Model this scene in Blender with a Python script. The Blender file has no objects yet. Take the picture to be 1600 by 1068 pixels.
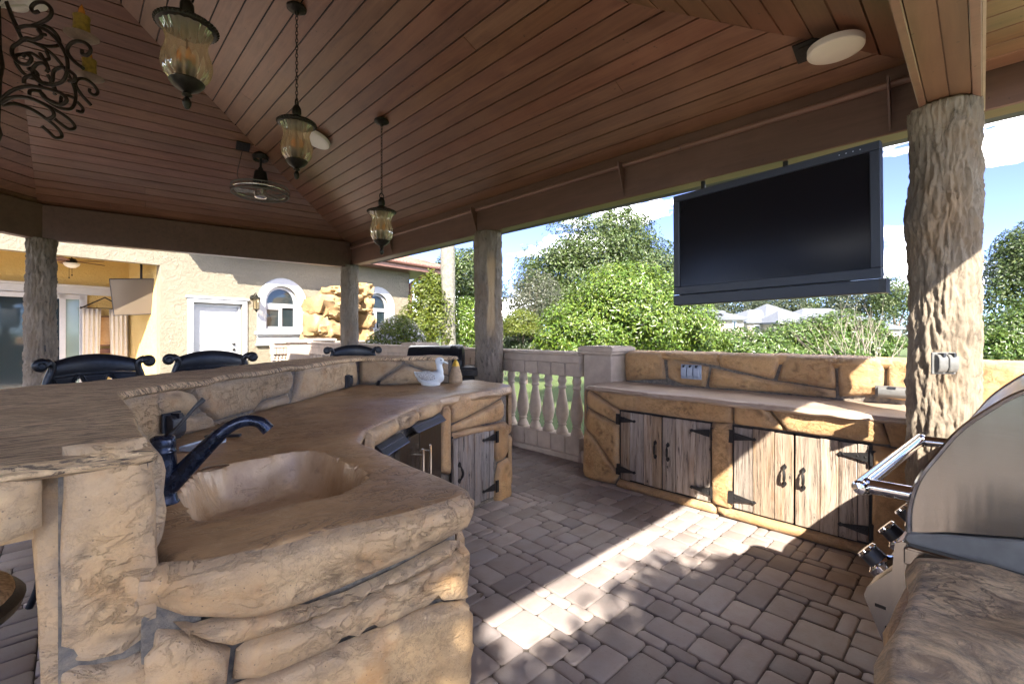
import bpy, bmesh, math, random
import numpy as np
from mathutils import Vector, Matrix, noise as mn
from mathutils.geometry import delaunay_2d_cdt

random.seed(7); rng = np.random.default_rng(7)
R = math.radians
scn = bpy.context.scene
COL = scn.collection

# ------------------------------------------------------------------ camera
EYE = 1.45
F, CX, HY = 711.0, 800.0, 520.0          # focal length in photo pixels, principal column, horizon row
TH = math.atan(688 / 711)                # heading: clockwise from +Y
FW = np.array([math.sin(TH), math.cos(TH), 0]); RT = np.array([math.cos(TH), -math.sin(TH), 0]); UP = np.array([0, 0, 1.])
cam = bpy.data.objects.new('camera', bpy.data.cameras.new('camera')); COL.objects.link(cam)
cam.location = (0, 0, EYE); cam.rotation_euler = (R(90), 0, -TH)
cam.data.sensor_width = 36; cam.data.lens = 36 * F / 1600
cam.data.shift_y = -14 / 1600
cam.data.clip_start = 0.05; cam.data.clip_end = 2000
scn.camera = cam

def ray(px, py): return FW + (px - CX) / F * RT - (py - HY) / F * UP
def atz(px, py, z):
    d = ray(px, py); return np.array([0, 0, EYE]) + (z - EYE) / d[2] * d
def atd(px, py, dep): return np.array([0, 0, EYE]) + dep * ray(px, py)

# ------------------------------------------------------------------ light
SUN = Vector((0.86, 1.0, -1.10)).normalized()          # direction the light travels
SUN_EL = math.asin(-SUN.z)
world = bpy.data.worlds.new('World'); scn.world = world; world.use_nodes = True
wt = world.node_tree; wt.nodes.clear()
wo = wt.nodes.new('ShaderNodeOutputWorld'); bg = wt.nodes.new('ShaderNodeBackground')
sky = wt.nodes.new('ShaderNodeTexSky'); sky.sky_type = 'NISHITA'; sky.sun_disc = False
sky.sun_elevation = SUN_EL; sky.sun_rotation = math.atan2(-SUN.x, -SUN.y)
sky.air_density = 0.42; sky.dust_density = 0.0; sky.ozone_density = 5.0
tc = wt.nodes.new('ShaderNodeTexCoord')
mp = wt.nodes.new('ShaderNodeMapping'); mp.inputs['Scale'].default_value = (1.0, 1.0, 3.2); mp.inputs['Location'].default_value = (8.8, 0.4, 0.8)
nz = wt.nodes.new('ShaderNodeTexNoise'); nz.inputs['Scale'].default_value = 2.3; nz.inputs['Detail'].default_value = 7; nz.inputs['Roughness'].default_value = 0.55
rp = wt.nodes.new('ShaderNodeValToRGB'); rp.color_ramp.elements[0].position = 0.555; rp.color_ramp.elements[1].position = 0.80
rp.color_ramp.elements[0].color = (0, 0, 0, 1); rp.color_ramp.elements[1].color = (1, 1, 1, 1)
mx = wt.nodes.new('ShaderNodeMix'); mx.data_type = 'RGBA'; mx.inputs[7].default_value = (122.0, 119.0, 114.0, 1)
wt.links.new(tc.outputs['Generated'], mp.inputs['Vector']); wt.links.new(mp.outputs[0], nz.inputs['Vector'])
wt.links.new(nz.outputs[0], rp.inputs[0]); wt.links.new(rp.outputs[0], mx.inputs[0]); hs = wt.nodes.new('ShaderNodeHueSaturation'); hs.inputs['Hue'].default_value = .513; hs.inputs['Saturation'].default_value = .92; wt.links.new(sky.outputs[0], hs.inputs['Color']); wt.links.new(hs.outputs[0], mx.inputs[6])
wt.links.new(mx.outputs[2], bg.inputs[0]); wt.links.new(bg.outputs[0], wo.inputs[0])
bg.inputs[1].default_value = 0.05
sl = bpy.data.lights.new('sun', 'SUN'); sl.energy = 2.0; sl.angle = R(0.53); sl.color = (1.0, 0.93, 0.82)
sun = bpy.data.objects.new('sun', sl); COL.objects.link(sun); sun.location = (-20, -24, 26)
sun.rotation_euler = SUN.to_track_quat('-Z', 'Y').to_euler()
scn.view_settings.view_transform = 'Standard'; scn.view_settings.look = 'None'
scn.view_settings.gamma = 1.0; scn.view_settings.use_curve_mapping = False
scn.view_settings.exposure = 3.5
scn.cycles.max_bounces = 10; scn.cycles.diffuse_bounces = 6; scn.cycles.transparent_max_bounces = 16
scn.cycles.sample_clamp_indirect = 6.0

# ------------------------------------------------------------------ materials
class NT:
    def __init__(s, name):
        s.m = bpy.data.materials.new(name); s.m.use_nodes = True; s.t = s.m.node_tree
        s.b = s.t.nodes['Principled BSDF']; s.out = s.t.nodes['Material Output']; s._c = {}
    def n(s, t, **k):
        nd = s.t.nodes.new('ShaderNode' + t)
        for a, b in k.items(): setattr(nd, a, b)
        return nd
    def l(s, a, b): s.t.links.new(a, b)
    def co(s, kind='Object', scale=(1, 1, 1), rot=(0, 0, 0)):
        key = (kind, scale, rot)
        if key in s._c: return s._c[key]
        src = s.n('NewGeometry').outputs['Position'] if kind == 'World' else s.n('TexCoord').outputs[kind]
        m = s.n('Mapping'); m.inputs['Scale'].default_value = scale; m.inputs['Rotation'].default_value = rot
        s.l(src, m.inputs[0]); s._c[key] = m.outputs[0]; return m.outputs[0]
    def noise(s, scale, vec=None, detail=6, rough=.55, dist=0.):
        nd = s.n('TexNoise'); nd.inputs['Scale'].default_value = scale; nd.inputs['Detail'].default_value = detail
        nd.inputs['Roughness'].default_value = rough; nd.inputs['Distortion'].default_value = dist
        s.l(vec if vec is not None else s.co(), nd.inputs['Vector']); return nd.outputs[0]
    def vor(s, scale, vec=None, feature='F1'):
        nd = s.n('TexVoronoi', feature=feature); nd.inputs['Scale'].default_value = scale
        s.l(vec if vec is not None else s.co(), nd.inputs['Vector']); return nd.outputs[0]
    def ramp(s, fac, stops):
        nd = s.n('ValToRGB'); cr = nd.color_ramp
        while len(cr.elements) < len(stops): cr.elements.new(0.5)
        for e, (p, c) in zip(cr.elements, stops):
            e.position = p; e.color = (c, c, c, 1) if isinstance(c, (int, float)) else (*c, 1)
        s.l(fac, nd.inputs[0]); return nd.outputs[0]
    def mix(s, fac, a, b, mode='MIX'):
        nd = s.n('Mix'); nd.data_type = 'RGBA'; nd.blend_type = mode
        for v, i in ((fac, 0), (a, 6), (b, 7)):
            if hasattr(v, 'is_linked'): s.l(v, nd.inputs[i])
            elif i == 0: nd.inputs[0].default_value = v
            else: nd.inputs[i].default_value = (*v, 1)
        return nd.outputs[2]
    def math(s, op, a, b=0.):
        nd = s.n('Math', operation=op)
        for v, i in ((a, 0), (b, 1)):
            if hasattr(v, 'is_linked'): s.l(v, nd.inputs[i])
            else: nd.inputs[i].default_value = v
        return nd.outputs[0]
    def rand(s):
        if 'r' not in s._c:
            a = s.n('ObjectInfo').outputs['Random']; b = s.n('NewGeometry').outputs['Random Per Island']
            s._c['r'] = s.math('FRACT', s.math('ADD', a, b))
        return s._c['r']
    def rr(s, k):
        return s.math('FRACT', s.math('MULTIPLY', s.rand(), 7.31 + 5.17 * k))
    def hsv(s, col, h=None, sat=None, val=None):
        nd = s.n('HueSaturation')
        for v, i in ((h, 'Hue'), (sat, 'Saturation'), (val, 'Value')):
            if v is None: continue
            if hasattr(v, 'is_linked'): s.l(v, nd.inputs[i])
            else: nd.inputs[i].default_value = v
        s.l(col, nd.inputs['Color']); return nd.outputs[0]
    def lerp(s, fac, a, b): return s.math('ADD', s.math('MULTIPLY', fac, b - a), a)
    def col(s, c):
        if hasattr(c, 'is_linked'): s.l(c, s.b.inputs['Base Color'])
        else: s.b.inputs['Base Color'].default_value = (*c, 1)
    def rough(s, c):
        if hasattr(c, 'is_linked'): s.l(c, s.b.inputs['Roughness'])
        else: s.b.inputs['Roughness'].default_value = c
    def bump(s, h, strength=.5, dist=.01):
        nd = s.n('Bump'); nd.inputs['Strength'].default_value = strength; nd.inputs['Distance'].default_value = dist
        s.l(h, nd.inputs['Height'])
        if 'b' in s._c: s.l(s._c['b'], nd.inputs['Normal'])
        s._c['b'] = nd.outputs[0]
        s.l(nd.outputs[0], s.b.inputs['Normal'])
    def set(s, **k):
        for a, v in k.items(): s.b.inputs[a.replace('_', ' ')].default_value = v

def plain(name, c, rough=.5, metal=0., var=.12, nscale=20, bump=.15, spec=.5):
    t = NT(name); n = t.noise(nscale)
    t.col(t.mix(t.ramp(n, [(.3, 0.), (.7, 1.)]), tuple(x * (1 - var) for x in c), tuple(min(1, x * (1 + var)) for x in c)))
    t.rough(t.lerp(n, rough * .8, min(1, rough * 1.25))); t.set(Metallic=metal)
    t.b.inputs['Specular IOR Level'].default_value = spec
    if bump: t.bump(n, bump, .004)
    return t.m

def wrinkles(t, v, scale, dist=.7, mask=2.6):
    """thin dark chisel lines: 1 on a line, 0 away from it"""
    a = t.ramp(t.noise(scale, v, 5, .6, dist), [(.465, 0.), (.497, 1.), (.505, 1.), (.54, 0.)])
    return t.math('MULTIPLY', a, t.ramp(t.noise(mask, v, 3), [(.42, 0.), (.58, 1.)]))

def stone_mat(name, ca, cb, rust, grey=.5, sc=1.0):
    t = NT(name); v = t.co('World')
    big = t.noise(2.6 * sc, v, 5, .6); med = t.noise(9 * sc, v, 7, .65, .25); fin = t.noise(55 * sc, v, 5, .6)
    c = t.mix(t.ramp(big, [(.32, 0.), (.68, 1.)]), ca, cb)
    c = t.mix(t.ramp(med, [(.52, 0.), (.70, .55)]), c, rust)
    c = t.mix(t.ramp(t.noise(4.1 * sc, v, 8, .7, .4), [(.55, 0.), (.74, grey)]), c, (.20, .185, .165))
    c = t.mix(t.ramp(fin, [(.60, 0.), (.76, .28)]), c, (.10, .075, .055))
    c = t.hsv(c, .5, 1.0, t.lerp(t.rand(), .92, 1.10))
    cav = t.n('Attribute', attribute_name='cav').outputs['Fac']; edg = t.n('Attribute', attribute_name='edge').outputs['Fac']
    c = t.mix(t.math('MULTIPLY', cav, .85), c, tuple(x * .30 for x in ca))
    wr = wrinkles(t, t.co('World', (1, 1, 1.6)), 15 * sc); wr2 = wrinkles(t, v, 42 * sc, .4, 5); c = t.mix(t.math('MULTIPLY', wr, .34), c, tuple(x * .32 for x in ca)); c = t.mix(t.math('MULTIPLY', wr2, .40), c, tuple(x * .42 for x in ca))
    pit = t.vor(70 * sc, v); c = t.mix(t.ramp(pit, [(.06, .7), (.14, 0.)]), c, (.05, .04, .035))
    sm = t.math('MULTIPLY', edg, t.ramp(t.noise(13 * sc, v, 6, .65, .5), [(.30, 0.), (.55, 1.)])); c = t.mix(t.math('MULTIPLY', sm, grey * 1.2), c, (.17, .165, .16))
    t.col(c); t.rough(t.lerp(med, .42, .8))
    st = t.noise(16 * sc, t.co('World', (1, 1, 1.7)), 8, .72, .4)
    t.bump(med, .35, .02); t.bump(t.ramp(st, [(.40, 0.), (.52, 1.), (.64, .8)]), .35, .010); t.bump(fin, .5, .005); t.bump(t.math('SUBTRACT', 1., wr), .6, .008)
    return t.m

MAT = {}
def M(k): return MAT[k]

MAT['stone_beige'] = stone_mat('stone_beige', (.46, .285, .135), (.57, .395, .215), (.42, .20, .06), .30)
MAT['stone_ochre'] = stone_mat('stone_ochre', (.46, .26, .105), (.54, .34, .16), (.38, .17, .06), .3)
MAT['stone_wall'] = stone_mat('stone_wall', (.41, .27, .14), (.52, .37, .215), (.38, .19, .07), .5)
MAT['stone_rock'] = stone_mat('stone_rock', (.30, .185, .08), (.37, .25, .12), (.24, .12, .045), .25, .6)

t = NT('mortar'); v = t.co('World'); n = t.noise(14, v)
k = t.noise(34, v, 7, .7); t.col(t.mix(t.ramp(k, [(.40, 0.), (.62, .8)]), t.mix(n, (.06, .055, .05), (.17, .155, .14)), (.27, .22, .165))); t.rough(.9); t.bump(k, .9, .012); t.bump(t.noise(120, v, 4), .5, .004); MAT['mortar'] = t.m

t = NT('counter_glaze'); w = t.co('World'); v = t.co('World', (1.4, 2.6, 1), (0, 0, R(40)))
a = t.noise(1.7, w, 6, .6, .3); b = t.noise(7, v, 8, .65, .5)
c = t.mix(t.ramp(a, [(.32, 0.), (.66, 1.)]), (.25, .145, .068), (.44, .285, .15))
c = t.mix(t.ramp(b, [(.5, 0.), (.66, .45)]), c, (.17, .105, .06)); c = t.mix(t.ramp(t.noise(3.1, w, 7, .65), [(.54, 0.), (.70, .5)]), c, (.46, .25, .09))
c = t.mix(t.ramp(t.noise(48, w, 5, .7), [(.58, 0.), (.70, .5)]), c, (.12, .075, .045)); c = t.mix(t.ramp(t.noise(22, w, 7, .7), [(.58, 0.), (.70, .45)]), c, (.52, .385, .25))
wr = wrinkles(t, t.co('World', (1.2, 2.0, 1), (0, 0, R(20))), 9); c = t.mix(t.math('MULTIPLY', wr, .6), c, (.09, .055, .035))
bw_ = t.n('Attribute', attribute_name='bowl').outputs['Fac']; k = t.noise(2.6, w, 6); bc = t.mix(t.ramp(k, [(.38, 0.), (.62, 1.)]), (.42, .27, .14), (.55, .40, .26)); bc = t.mix(t.ramp(t.noise(2.0, w, 6, .6, .6), [(.48, 0.), (.66, .8)]), bc, (.27, .15, .055)); bc = t.mix(t.ramp(t.noise(26, w, 6), [(.58, 0.), (.72, .4)]), bc, (.16, .11, .08))
c = t.mix(t.ramp(bw_, [(.02, 0.), (.10, 1.)]), c, bc)
t.col(c); t.rough(t.lerp(t.noise(5, w), .22, .50)); t.bump(b, .25, .010); t.bump(t.noise(38, w, 6), .4, .004); t.bump(t.math('SUBTRACT', 1., wr), .5, .006); MAT['counter_glaze'] = t.m

t = NT('counter_pale'); w = t.co('World'); v = t.co('World', (2.5, .7, 1))
a = t.noise(3, w, 7, .6); b = t.noise(9, v, 8, .65, 1.2)
c = t.mix(t.ramp(a, [(.3, 0.), (.7, 1.)]), (.33, .235, .165), (.43, .33, .25))
c = t.mix(t.ramp(b, [(.54, 0.), (.70, .7)]), c, (.20, .13, .09)); t.col(c); t.rough(t.lerp(a, .28, .5))
t.bump(b, .35, .012); t.bump(t.noise(40, w), .25, .004); MAT['counter_pale'] = t.m

t = NT('bar_plank_concrete'); v = t.co('World', (1.1, 11, 1), (0, 0, R(4))); w = t.co('World')
a = t.noise(4.2, v, 10, .78, .7); b = t.noise(13, v, 10, .75, .5); g = t.noise(2.4, w, 5)
c = t.mix(t.ramp(a, [(.36, 0.), (.6, 1.)]), (.42, .27, .145), (.80, .58, .345))
c = t.mix(t.ramp(b, [(.51, 0.), (.555, .95)]), c, (.10, .07, .05)); c = t.mix(t.ramp(g, [(.5, 0.), (.7, .4)]), c, (.40, .27, .15))
t.col(c); t.rough(.72); t.bump(a, .9, .022); t.bump(b, .6, .010); MAT['bar_top'] = t.m

t = NT('rock_top'); v = t.co('World', (4, 2.4, 1), (0, 0, R(-30))); w = t.co('World')
a = t.noise(3.4, v, 10, .76, .9); b = t.noise(9, v, 9, .75, .6)
c = t.mix(t.ramp(a, [(.40, 0.), (.56, 1.)]), (.36, .25, .155), (.78, .58, .36))
c = t.mix(t.ramp(b, [(.5, 0.), (.68, .6)]), c, (.12, .11, .11)); wr = wrinkles(t, t.co('World', (1.6, 1, 1), (0, 0, R(-30))), 14, .8, 3); c = t.mix(t.math('MULTIPLY', wr, .6), c, (.09, .065, .05)); t.col(c); t.rough(t.lerp(a, .3, .6)); t.bump(a, 1.0, .03); t.bump(b, .6, .012); t.bump(t.math('SUBTRACT', 1., wr), .8, .012); MAT['rock_top'] = t.m

t = NT('sink_bowl'); w = t.co('World'); a = t.noise(3.2, w, 6); b = t.noise(20, w, 6)
c = t.mix(t.ramp(a, [(.35, 0.), (.65, 1.)]), (.44, .33, .24), (.54, .44, .35)); c = t.mix(t.ramp(t.noise(2.2, w, 5), [(.5, 0.), (.7, .6)]), c, (.34, .20, .10))
t.col(c); t.rough(.5); t.bump(b, .25, .006); MAT['sink_bowl'] = t.m

def wood(name, dark, light, rough=(.26, .48), axis=0, vari=.10, coat=.35):
    t = NT(name); sc = [9, 9, 9]; sc[axis] = .8
    v = t.co('World', tuple(sc)); a = t.noise(2.0, v, 8, .62, .8); b = t.noise(9, v, 6, .6); w = t.co('World')
    c = t.mix(t.ramp(a, [(.3, 0.), (.7, 1.)]), dark, light)
    c = t.mix(t.ramp(t.noise(1.4, w, 5, .6), [(.5, 0.), (.72, .35)]), c, tuple(min(1, x * 1.35 + .02) for x in light))
    c = t.hsv(c, t.lerp(t.rr(1), .492, .508), t.lerp(t.rr(2), .93, 1.07), t.lerp(t.rand(), 1 - vari, 1 + vari))
    c = t.mix(t.ramp(t.noise(26, w, 3), [(.70, 0.), (.76, .8)]), c, (.02, .014, .01))
    t.col(c); t.rough(t.lerp(a, *rough)); t.set(Coat_Weight=coat, Coat_Roughness=.32); t.bump(a, .15, .004); t.bump(b, .12, .002); return t.m
MAT['plank_y'] = wood('ceiling_board_long', (.145, .064, .036), (.25, .124, .072), axis=1)
MAT['plank_x'] = wood('ceiling_board_cross', (.135, .062, .037), (.225, .114, .070), axis=0)
MAT['beam_wood'] = wood('beam_stain', (.085, .043, .031), (.140, .074, .052), (.45, .7), axis=1, vari=.1)
MAT['trim_wood'] = wood('trim_stain', (.17, .09, .068), (.25, .135, .10), (.35, .55), axis=1, vari=.1)

def old_board(name, a0, a1, crack):
    t = NT(name); v = t.co('World', (7, 7, .45)); w = t.co('World')
    a = t.noise(3.2, v, 9, .68, .7); b = t.noise(8, t.co('World', (9, 9, .5)), 9, .75, .4)
    c = t.mix(t.ramp(a, [(.34, 0.), (.64, 1.)]), a0, a1)
    c = t.mix(t.ramp(t.noise(5, t.co('World', (4, 4, .6)), 5), [(.52, 0.), (.68, .75)]), c, (.33, .20, .105))
    c = t.mix(t.ramp(b, [(.56, 0.), (.64, 1.)]), c, crack)
    kn = t.vor(5.5, t.co('World', (1.6, 1.6, .8))); c = t.mix(t.ramp(kn, [(.05, .85), (.085, .0), (.12, .35), (.16, 0.)]), c, crack)
    c = t.hsv(c, .5, t.lerp(t.rr(2), .6, 1.2), t.lerp(t.rand(), .80, 1.12))
    t.col(c); t.rough(.8); t.bump(t.ramp(b, [(.5, 1.), (.66, 0.)]), .7, .010); t.bump(a, .3, .004); return t.m
MAT['old_board'] = old_board('weathered_board', (.27, .19, .125), (.46, .355, .265), (.06, .04, .03))
MAT['old_board_grey'] = old_board('weathered_grey_board', (.20, .165, .145), (.37, .32, .285), (.04, .032, .028))

t = NT('paver_concrete'); v = t.co('World'); a = t.noise(9, v, 6); b = t.noise(60, v, 5, .7)
c = t.mix(t.rr(1), (.262, .220, .207), (.342, .293, .266)); c = t.mix(t.ramp(t.rr(3), [(.6, 0.), (.9, .6)]), c, (.25, .225, .225))
c = t.mix(t.ramp(a, [(.4, 0.), (.7, .45)]), c, (.25, .18, .15)); c = t.mix(t.ramp(b, [(.6, 0.), (.72, .4)]), c, (.12, .09, .08))
c = t.mix(t.ramp(t.noise(1.1, v, 6), [(.46, 0.), (.68, .45)]), c, (.20, .165, .15)); c = t.hsv(c, .5, 1.0, t.lerp(t.rand(), .80, 1.16)); t.col(c); t.rough(t.lerp(a, .55, .85)); t.bump(a, .25, .008); t.bump(b, .4, .003); MAT['paver'] = t.m
t = NT('paver_sand'); v = t.co('World'); t.col(t.mix(t.noise(30, v), (.055, .045, .04), (.11, .09, .075))); t.rough(.95); t.bump(t.noise(160, v), .6, .004); MAT['sand'] = t.m

def stucco(name, c):
    t = NT(name); v = t.co('World'); a = t.noise(1.3, v, 5); b = t.noise(11, v, 7, .7, .8); g = t.noise(90, v, 3)
    cc = t.mix(t.ramp(a, [(.35, 0.), (.65, 1.)]), tuple(x * .93 for x in c), c); cc = t.mix(t.ramp(b, [(.55, 0.), (.7, .15)]), cc, tuple(x * .6 for x in c))
    t.col(cc); t.rough(.88); t.bump(t.ramp(b, [(.45, 0.), (.6, 1.)]), .6, .014); t.bump(g, .35, .004); return t.m
MAT['stucco'] = stucco('cream_stucco', (.25, .215, .155)); MAT['stucco_yellow'] = stucco('yellow_stucco', (.64, .47, .19)); MAT['far_wall'] = stucco('pale_render', (.42, .36, .30))
MAT['white'] = plain('white_paint', (.50, .50, .51), .45, 0, .04, 12, .06)
MAT['cast_stone'] = plain('cast_stone', (.43, .345, .275), .78, 0, .16, 7, .35)

def bark(name, c0, c1, c2):
    t = NT(name); w = t.co('World'); v = t.co('World', (1, 1, .35))
    a = t.noise(3.0, w, 5); b = t.noise(16, v, 9, .75, 1.3); g = t.noise(70, w, 4)
    at = t.n('Attribute', attribute_name='scar').outputs['Fac']
    c = t.mix(t.ramp(a, [(.35, 0.), (.65, 1.)]), c0, c1); c = t.mix(t.ramp(t.noise(5, v, 6), [(.5, 0.), (.68, .7)]), c, c2)
    c = t.mix(t.ramp(b, [(.34, .8), (.48, 0.)]), c, tuple(x * .35 for x in c0)); c = t.mix(at, c, (.40, .28, .16))
    t.col(c); t.rough(.85); t.bump(b, .75, .022); t.bump(g, .35, .004); return t.m
MAT['bark'] = bark('cement_bark', (.20, .16, .115), (.285, .235, .175), (.25, .165, .09))
MAT['bark_dark'] = bark('dark_cement_bark', (.165, .135, .105), (.24, .195, .15), (.19, .13, .08))
MAT['palm_bark'] = plain('palm_bark', (.17, .16, .13), .9, 0, .35, 14, .6)
MAT['trunk'] = plain('trunk_bark', (.16, .12, .09), .9, 0, .3, 12, .6)

t = NT('brushed_steel'); v = t.co('Object', (1, 2, 90)); a = t.noise(6, v, 3)
t.col((.30, .285, .265)); t.set(Metallic=1.0); t.rough(t.lerp(a, .18, .30)); t.bump(t.noise(2.4, t.co('Object', (1, 7, .4)), 2), .10, .03); t.bump(a, .05, .001); t.b.inputs['Anisotropic'].default_value = .5; MAT['steel'] = t.m
MAT['chrome'] = plain('polished_steel', (.72, .72, .72), .10, 1, .03, 8, 0)
MAT['black_iron'] = plain('black_iron', (.028, .026, .026), .48, .4, .3, 60, .25)
MAT['bronze'] = plain('dark_bronze', (.030, .027, .021), .42, .7, .35, 50, .3)
MAT['rust_iron'] = plain('wrought_iron', (.045, .034, .027), .45, .6, .3, 40, .2)
MAT['blue_metal'] = plain('navy_bronze_finish', (.022, .030, .055), .26, .6, .45, 26, .12)
MAT['chair_metal'] = plain('blue_black_cast_metal', (.014, .016, .021), .34, .4, .3, 60, .2)
MAT['black_plastic'] = plain('black_plastic', (.022, .024, .03), .38, 0, .15, 40, .08)
MAT['grey_plastic'] = plain('grey_plastic', (.33, .38, .46), .45, 0, .1, 30, .08)
MAT['dark_grey'] = plain('dark_grey_cover', (.13, .13, .125), .45, 0, .15, 30, .1)
MAT['tv_frame'] = plain('slate_tv_frame', (.022, .028, .043), .42, .1, .08, 30, .04)
t = NT('tv_screen'); t.col((.006, .006, .008)); t.rough(.16); t.b.inputs['Specular IOR Level'].default_value = .22; MAT['screen'] = t.m
MAT['lamp_white'] = plain('opal_acrylic', (.78, .74, .68), .35, 0, .02, 8, 0)
MAT['candle'] = plain('ochre_wax', (.30, .20, .035), .5, 0, .35, 30, .4)
MAT['pan'] = plain('drip_pan_patina', (.20, .135, .09), .6, .1, .25, 30, .2)
t = NT('amber_bulb'); t.col((.95, .42, .08)); t.rough(.15); t.set(Transmission_Weight=.55); MAT['amber'] = t.m
MAT['socket'] = plain('green_black_socket', (.025, .035, .02), .3, .2, .3, 30, .1)
def glass(name, tint, fac):
    t = NT(name); tr = t.n('BsdfTransparent'); tr.inputs[0].default_value = (*tint, 1); gl = t.n('BsdfGlossy'); gl.inputs['Roughness'].default_value = .06
    fr = t.n('Fresnel'); fr.inputs[0].default_value = 1.5; ms = t.n('MixShader')
    df = t.n('BsdfTranslucent'); df.inputs[0].default_value = (*tint, 1); m2 = t.n('MixShader'); m2.inputs[0].default_value = .30; t.l(tr.outputs[0], m2.inputs[1]); t.l(df.outputs[0], m2.inputs[2])
    t.l(t.math('ADD', t.math('MULTIPLY', fr.outputs[0], .28), fac), ms.inputs[0]); t.l(m2.outputs[0], ms.inputs[1]); t.l(gl.outputs[0], ms.inputs[2]); t.l(ms.outputs[0], t.out.inputs[0]); return t.m
MAT['amber_glass'] = glass('ribbed_amber_glass', (.97, .89, .72), .02)
t = NT('window_glass'); t.col((.02, .03, .035)); t.rough(.04); t.b.inputs['Specular IOR Level'].default_value = .9; MAT['window_glass'] = t.m
t = NT('pale_sliding_glass'); t.col(t.mix(t.noise(2, t.co('World')), (.20, .27, .24), (.30, .36, .31))); t.rough(.06); t.b.inputs['Specular IOR Level'].default_value = .8; MAT['slider_glass'] = t.m
MAT['curtain'] = plain('white_drape', (.60, .54, .46), .9, 0, .08, 30, .2)
MAT['duck'] = plain('white_glaze', (.66, .70, .70), .4, 0, .06, 25, .1)
MAT['duck_wing'] = plain('speckled_wing', (.50, .50, .48), .8, 0, .6, 120, .9)
MAT['sack'] = plain('tan_ceramic', (.36, .25, .15), .6, 0, .3, 25, .3)
MAT['gold'] = plain('yellow_glaze', (.65, .40, .05), .35, .3, .3, 30, .2)
MAT['gutter'] = plain('brown_gutter', (.16, .075, .055), .45, .2, .15, 10, .05)
t = NT('clay_tile'); v = t.co('Object'); wv = t.n('TexWave'); wv.inputs['Scale'].default_value = 1.6; wv.inputs['Distortion'].default_value = .4; t.l(v, wv.inputs[0])
t.col(t.mix(t.noise(4, v), (.20, .10, .07), (.30, .165, .115))); t.rough(.8); t.bump(wv.outputs[1], .6, .05); MAT['tile'] = t.m
MAT['slate'] = plain('grey_shingle', (.115, .125, .145), .85, 0, .15, 3, .3)
t = NT('grass_blades'); v = t.co('World'); t.col(t.mix(t.noise(.7, v, 6), (.040, .072, .012), (.085, .115, .026))); t.rough(.9); t.bump(t.noise(30, v, 6), .6, .05); MAT['lawn'] = t.m
MAT['stool_fabric'] = plain('speckled_cushion', (.40, .32, .22), .9, 0, .5, 90, .6)

def leaf_mat(name, c0, c1, trans=.22, rough=.4):
    t = NT(name); r = t.n('NewGeometry').outputs['Random Per Island']
    c = t.mix(r, c0, c1); c = t.hsv(c, t.lerp(t.math('FRACT', t.math('MULTIPLY', r, 17.3)), .48, .52), 1.0, t.lerp(t.math('FRACT', t.math('MULTIPLY', r, 37.7)), .6, 1.35))
    t.col(c); t.rough(rough); tr = t.n('BsdfTranslucent'); t.l(c, tr.inputs[0]); ms = t.n('MixShader'); ms.inputs[0].default_value = trans
    t.l(t.b.outputs[0], ms.inputs[1]); t.l(tr.outputs[0], ms.inputs[2]); t.l(ms.outputs[0], t.out.inputs[0]); return t.m
MAT['leaf_bright'] = leaf_mat('bright_leaf', (.060, .115, .012), (.135, .190, .026), .22, .3)
MAT['leaf_hedge'] = leaf_mat('hedge_leaf', (.038, .078, .012), (.098, .145, .026), .22, .32)
MAT['leaf_oak'] = leaf_mat('oak_leaf', (.036, .062, .013), (.088, .120, .032), .3)
MAT['leaf_far'] = leaf_mat('distant_leaf', (.030, .044, .020), (.06, .075, .034), .25)
MAT['leaf_yellow'] = leaf_mat('yellow_green_leaf', (.075, .105, .010), (.145, .17, .022), .4)
MAT['leaf_dark'] = leaf_mat('dark_leaf', (.02, .038, .012), (.05, .075, .024), .3)
MAT['leaf_grey'] = leaf_mat('grey_green_leaf', (.065, .072, .045), (.11, .115, .075), .3)
MAT['petal'] = leaf_mat('white_petal', (.38, .35, .36), (.50, .48, .47), .3)
MAT['twig'] = plain('bleached_twig', (.27, .23, .19), .9, 0, .2, 30, .2)

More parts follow.
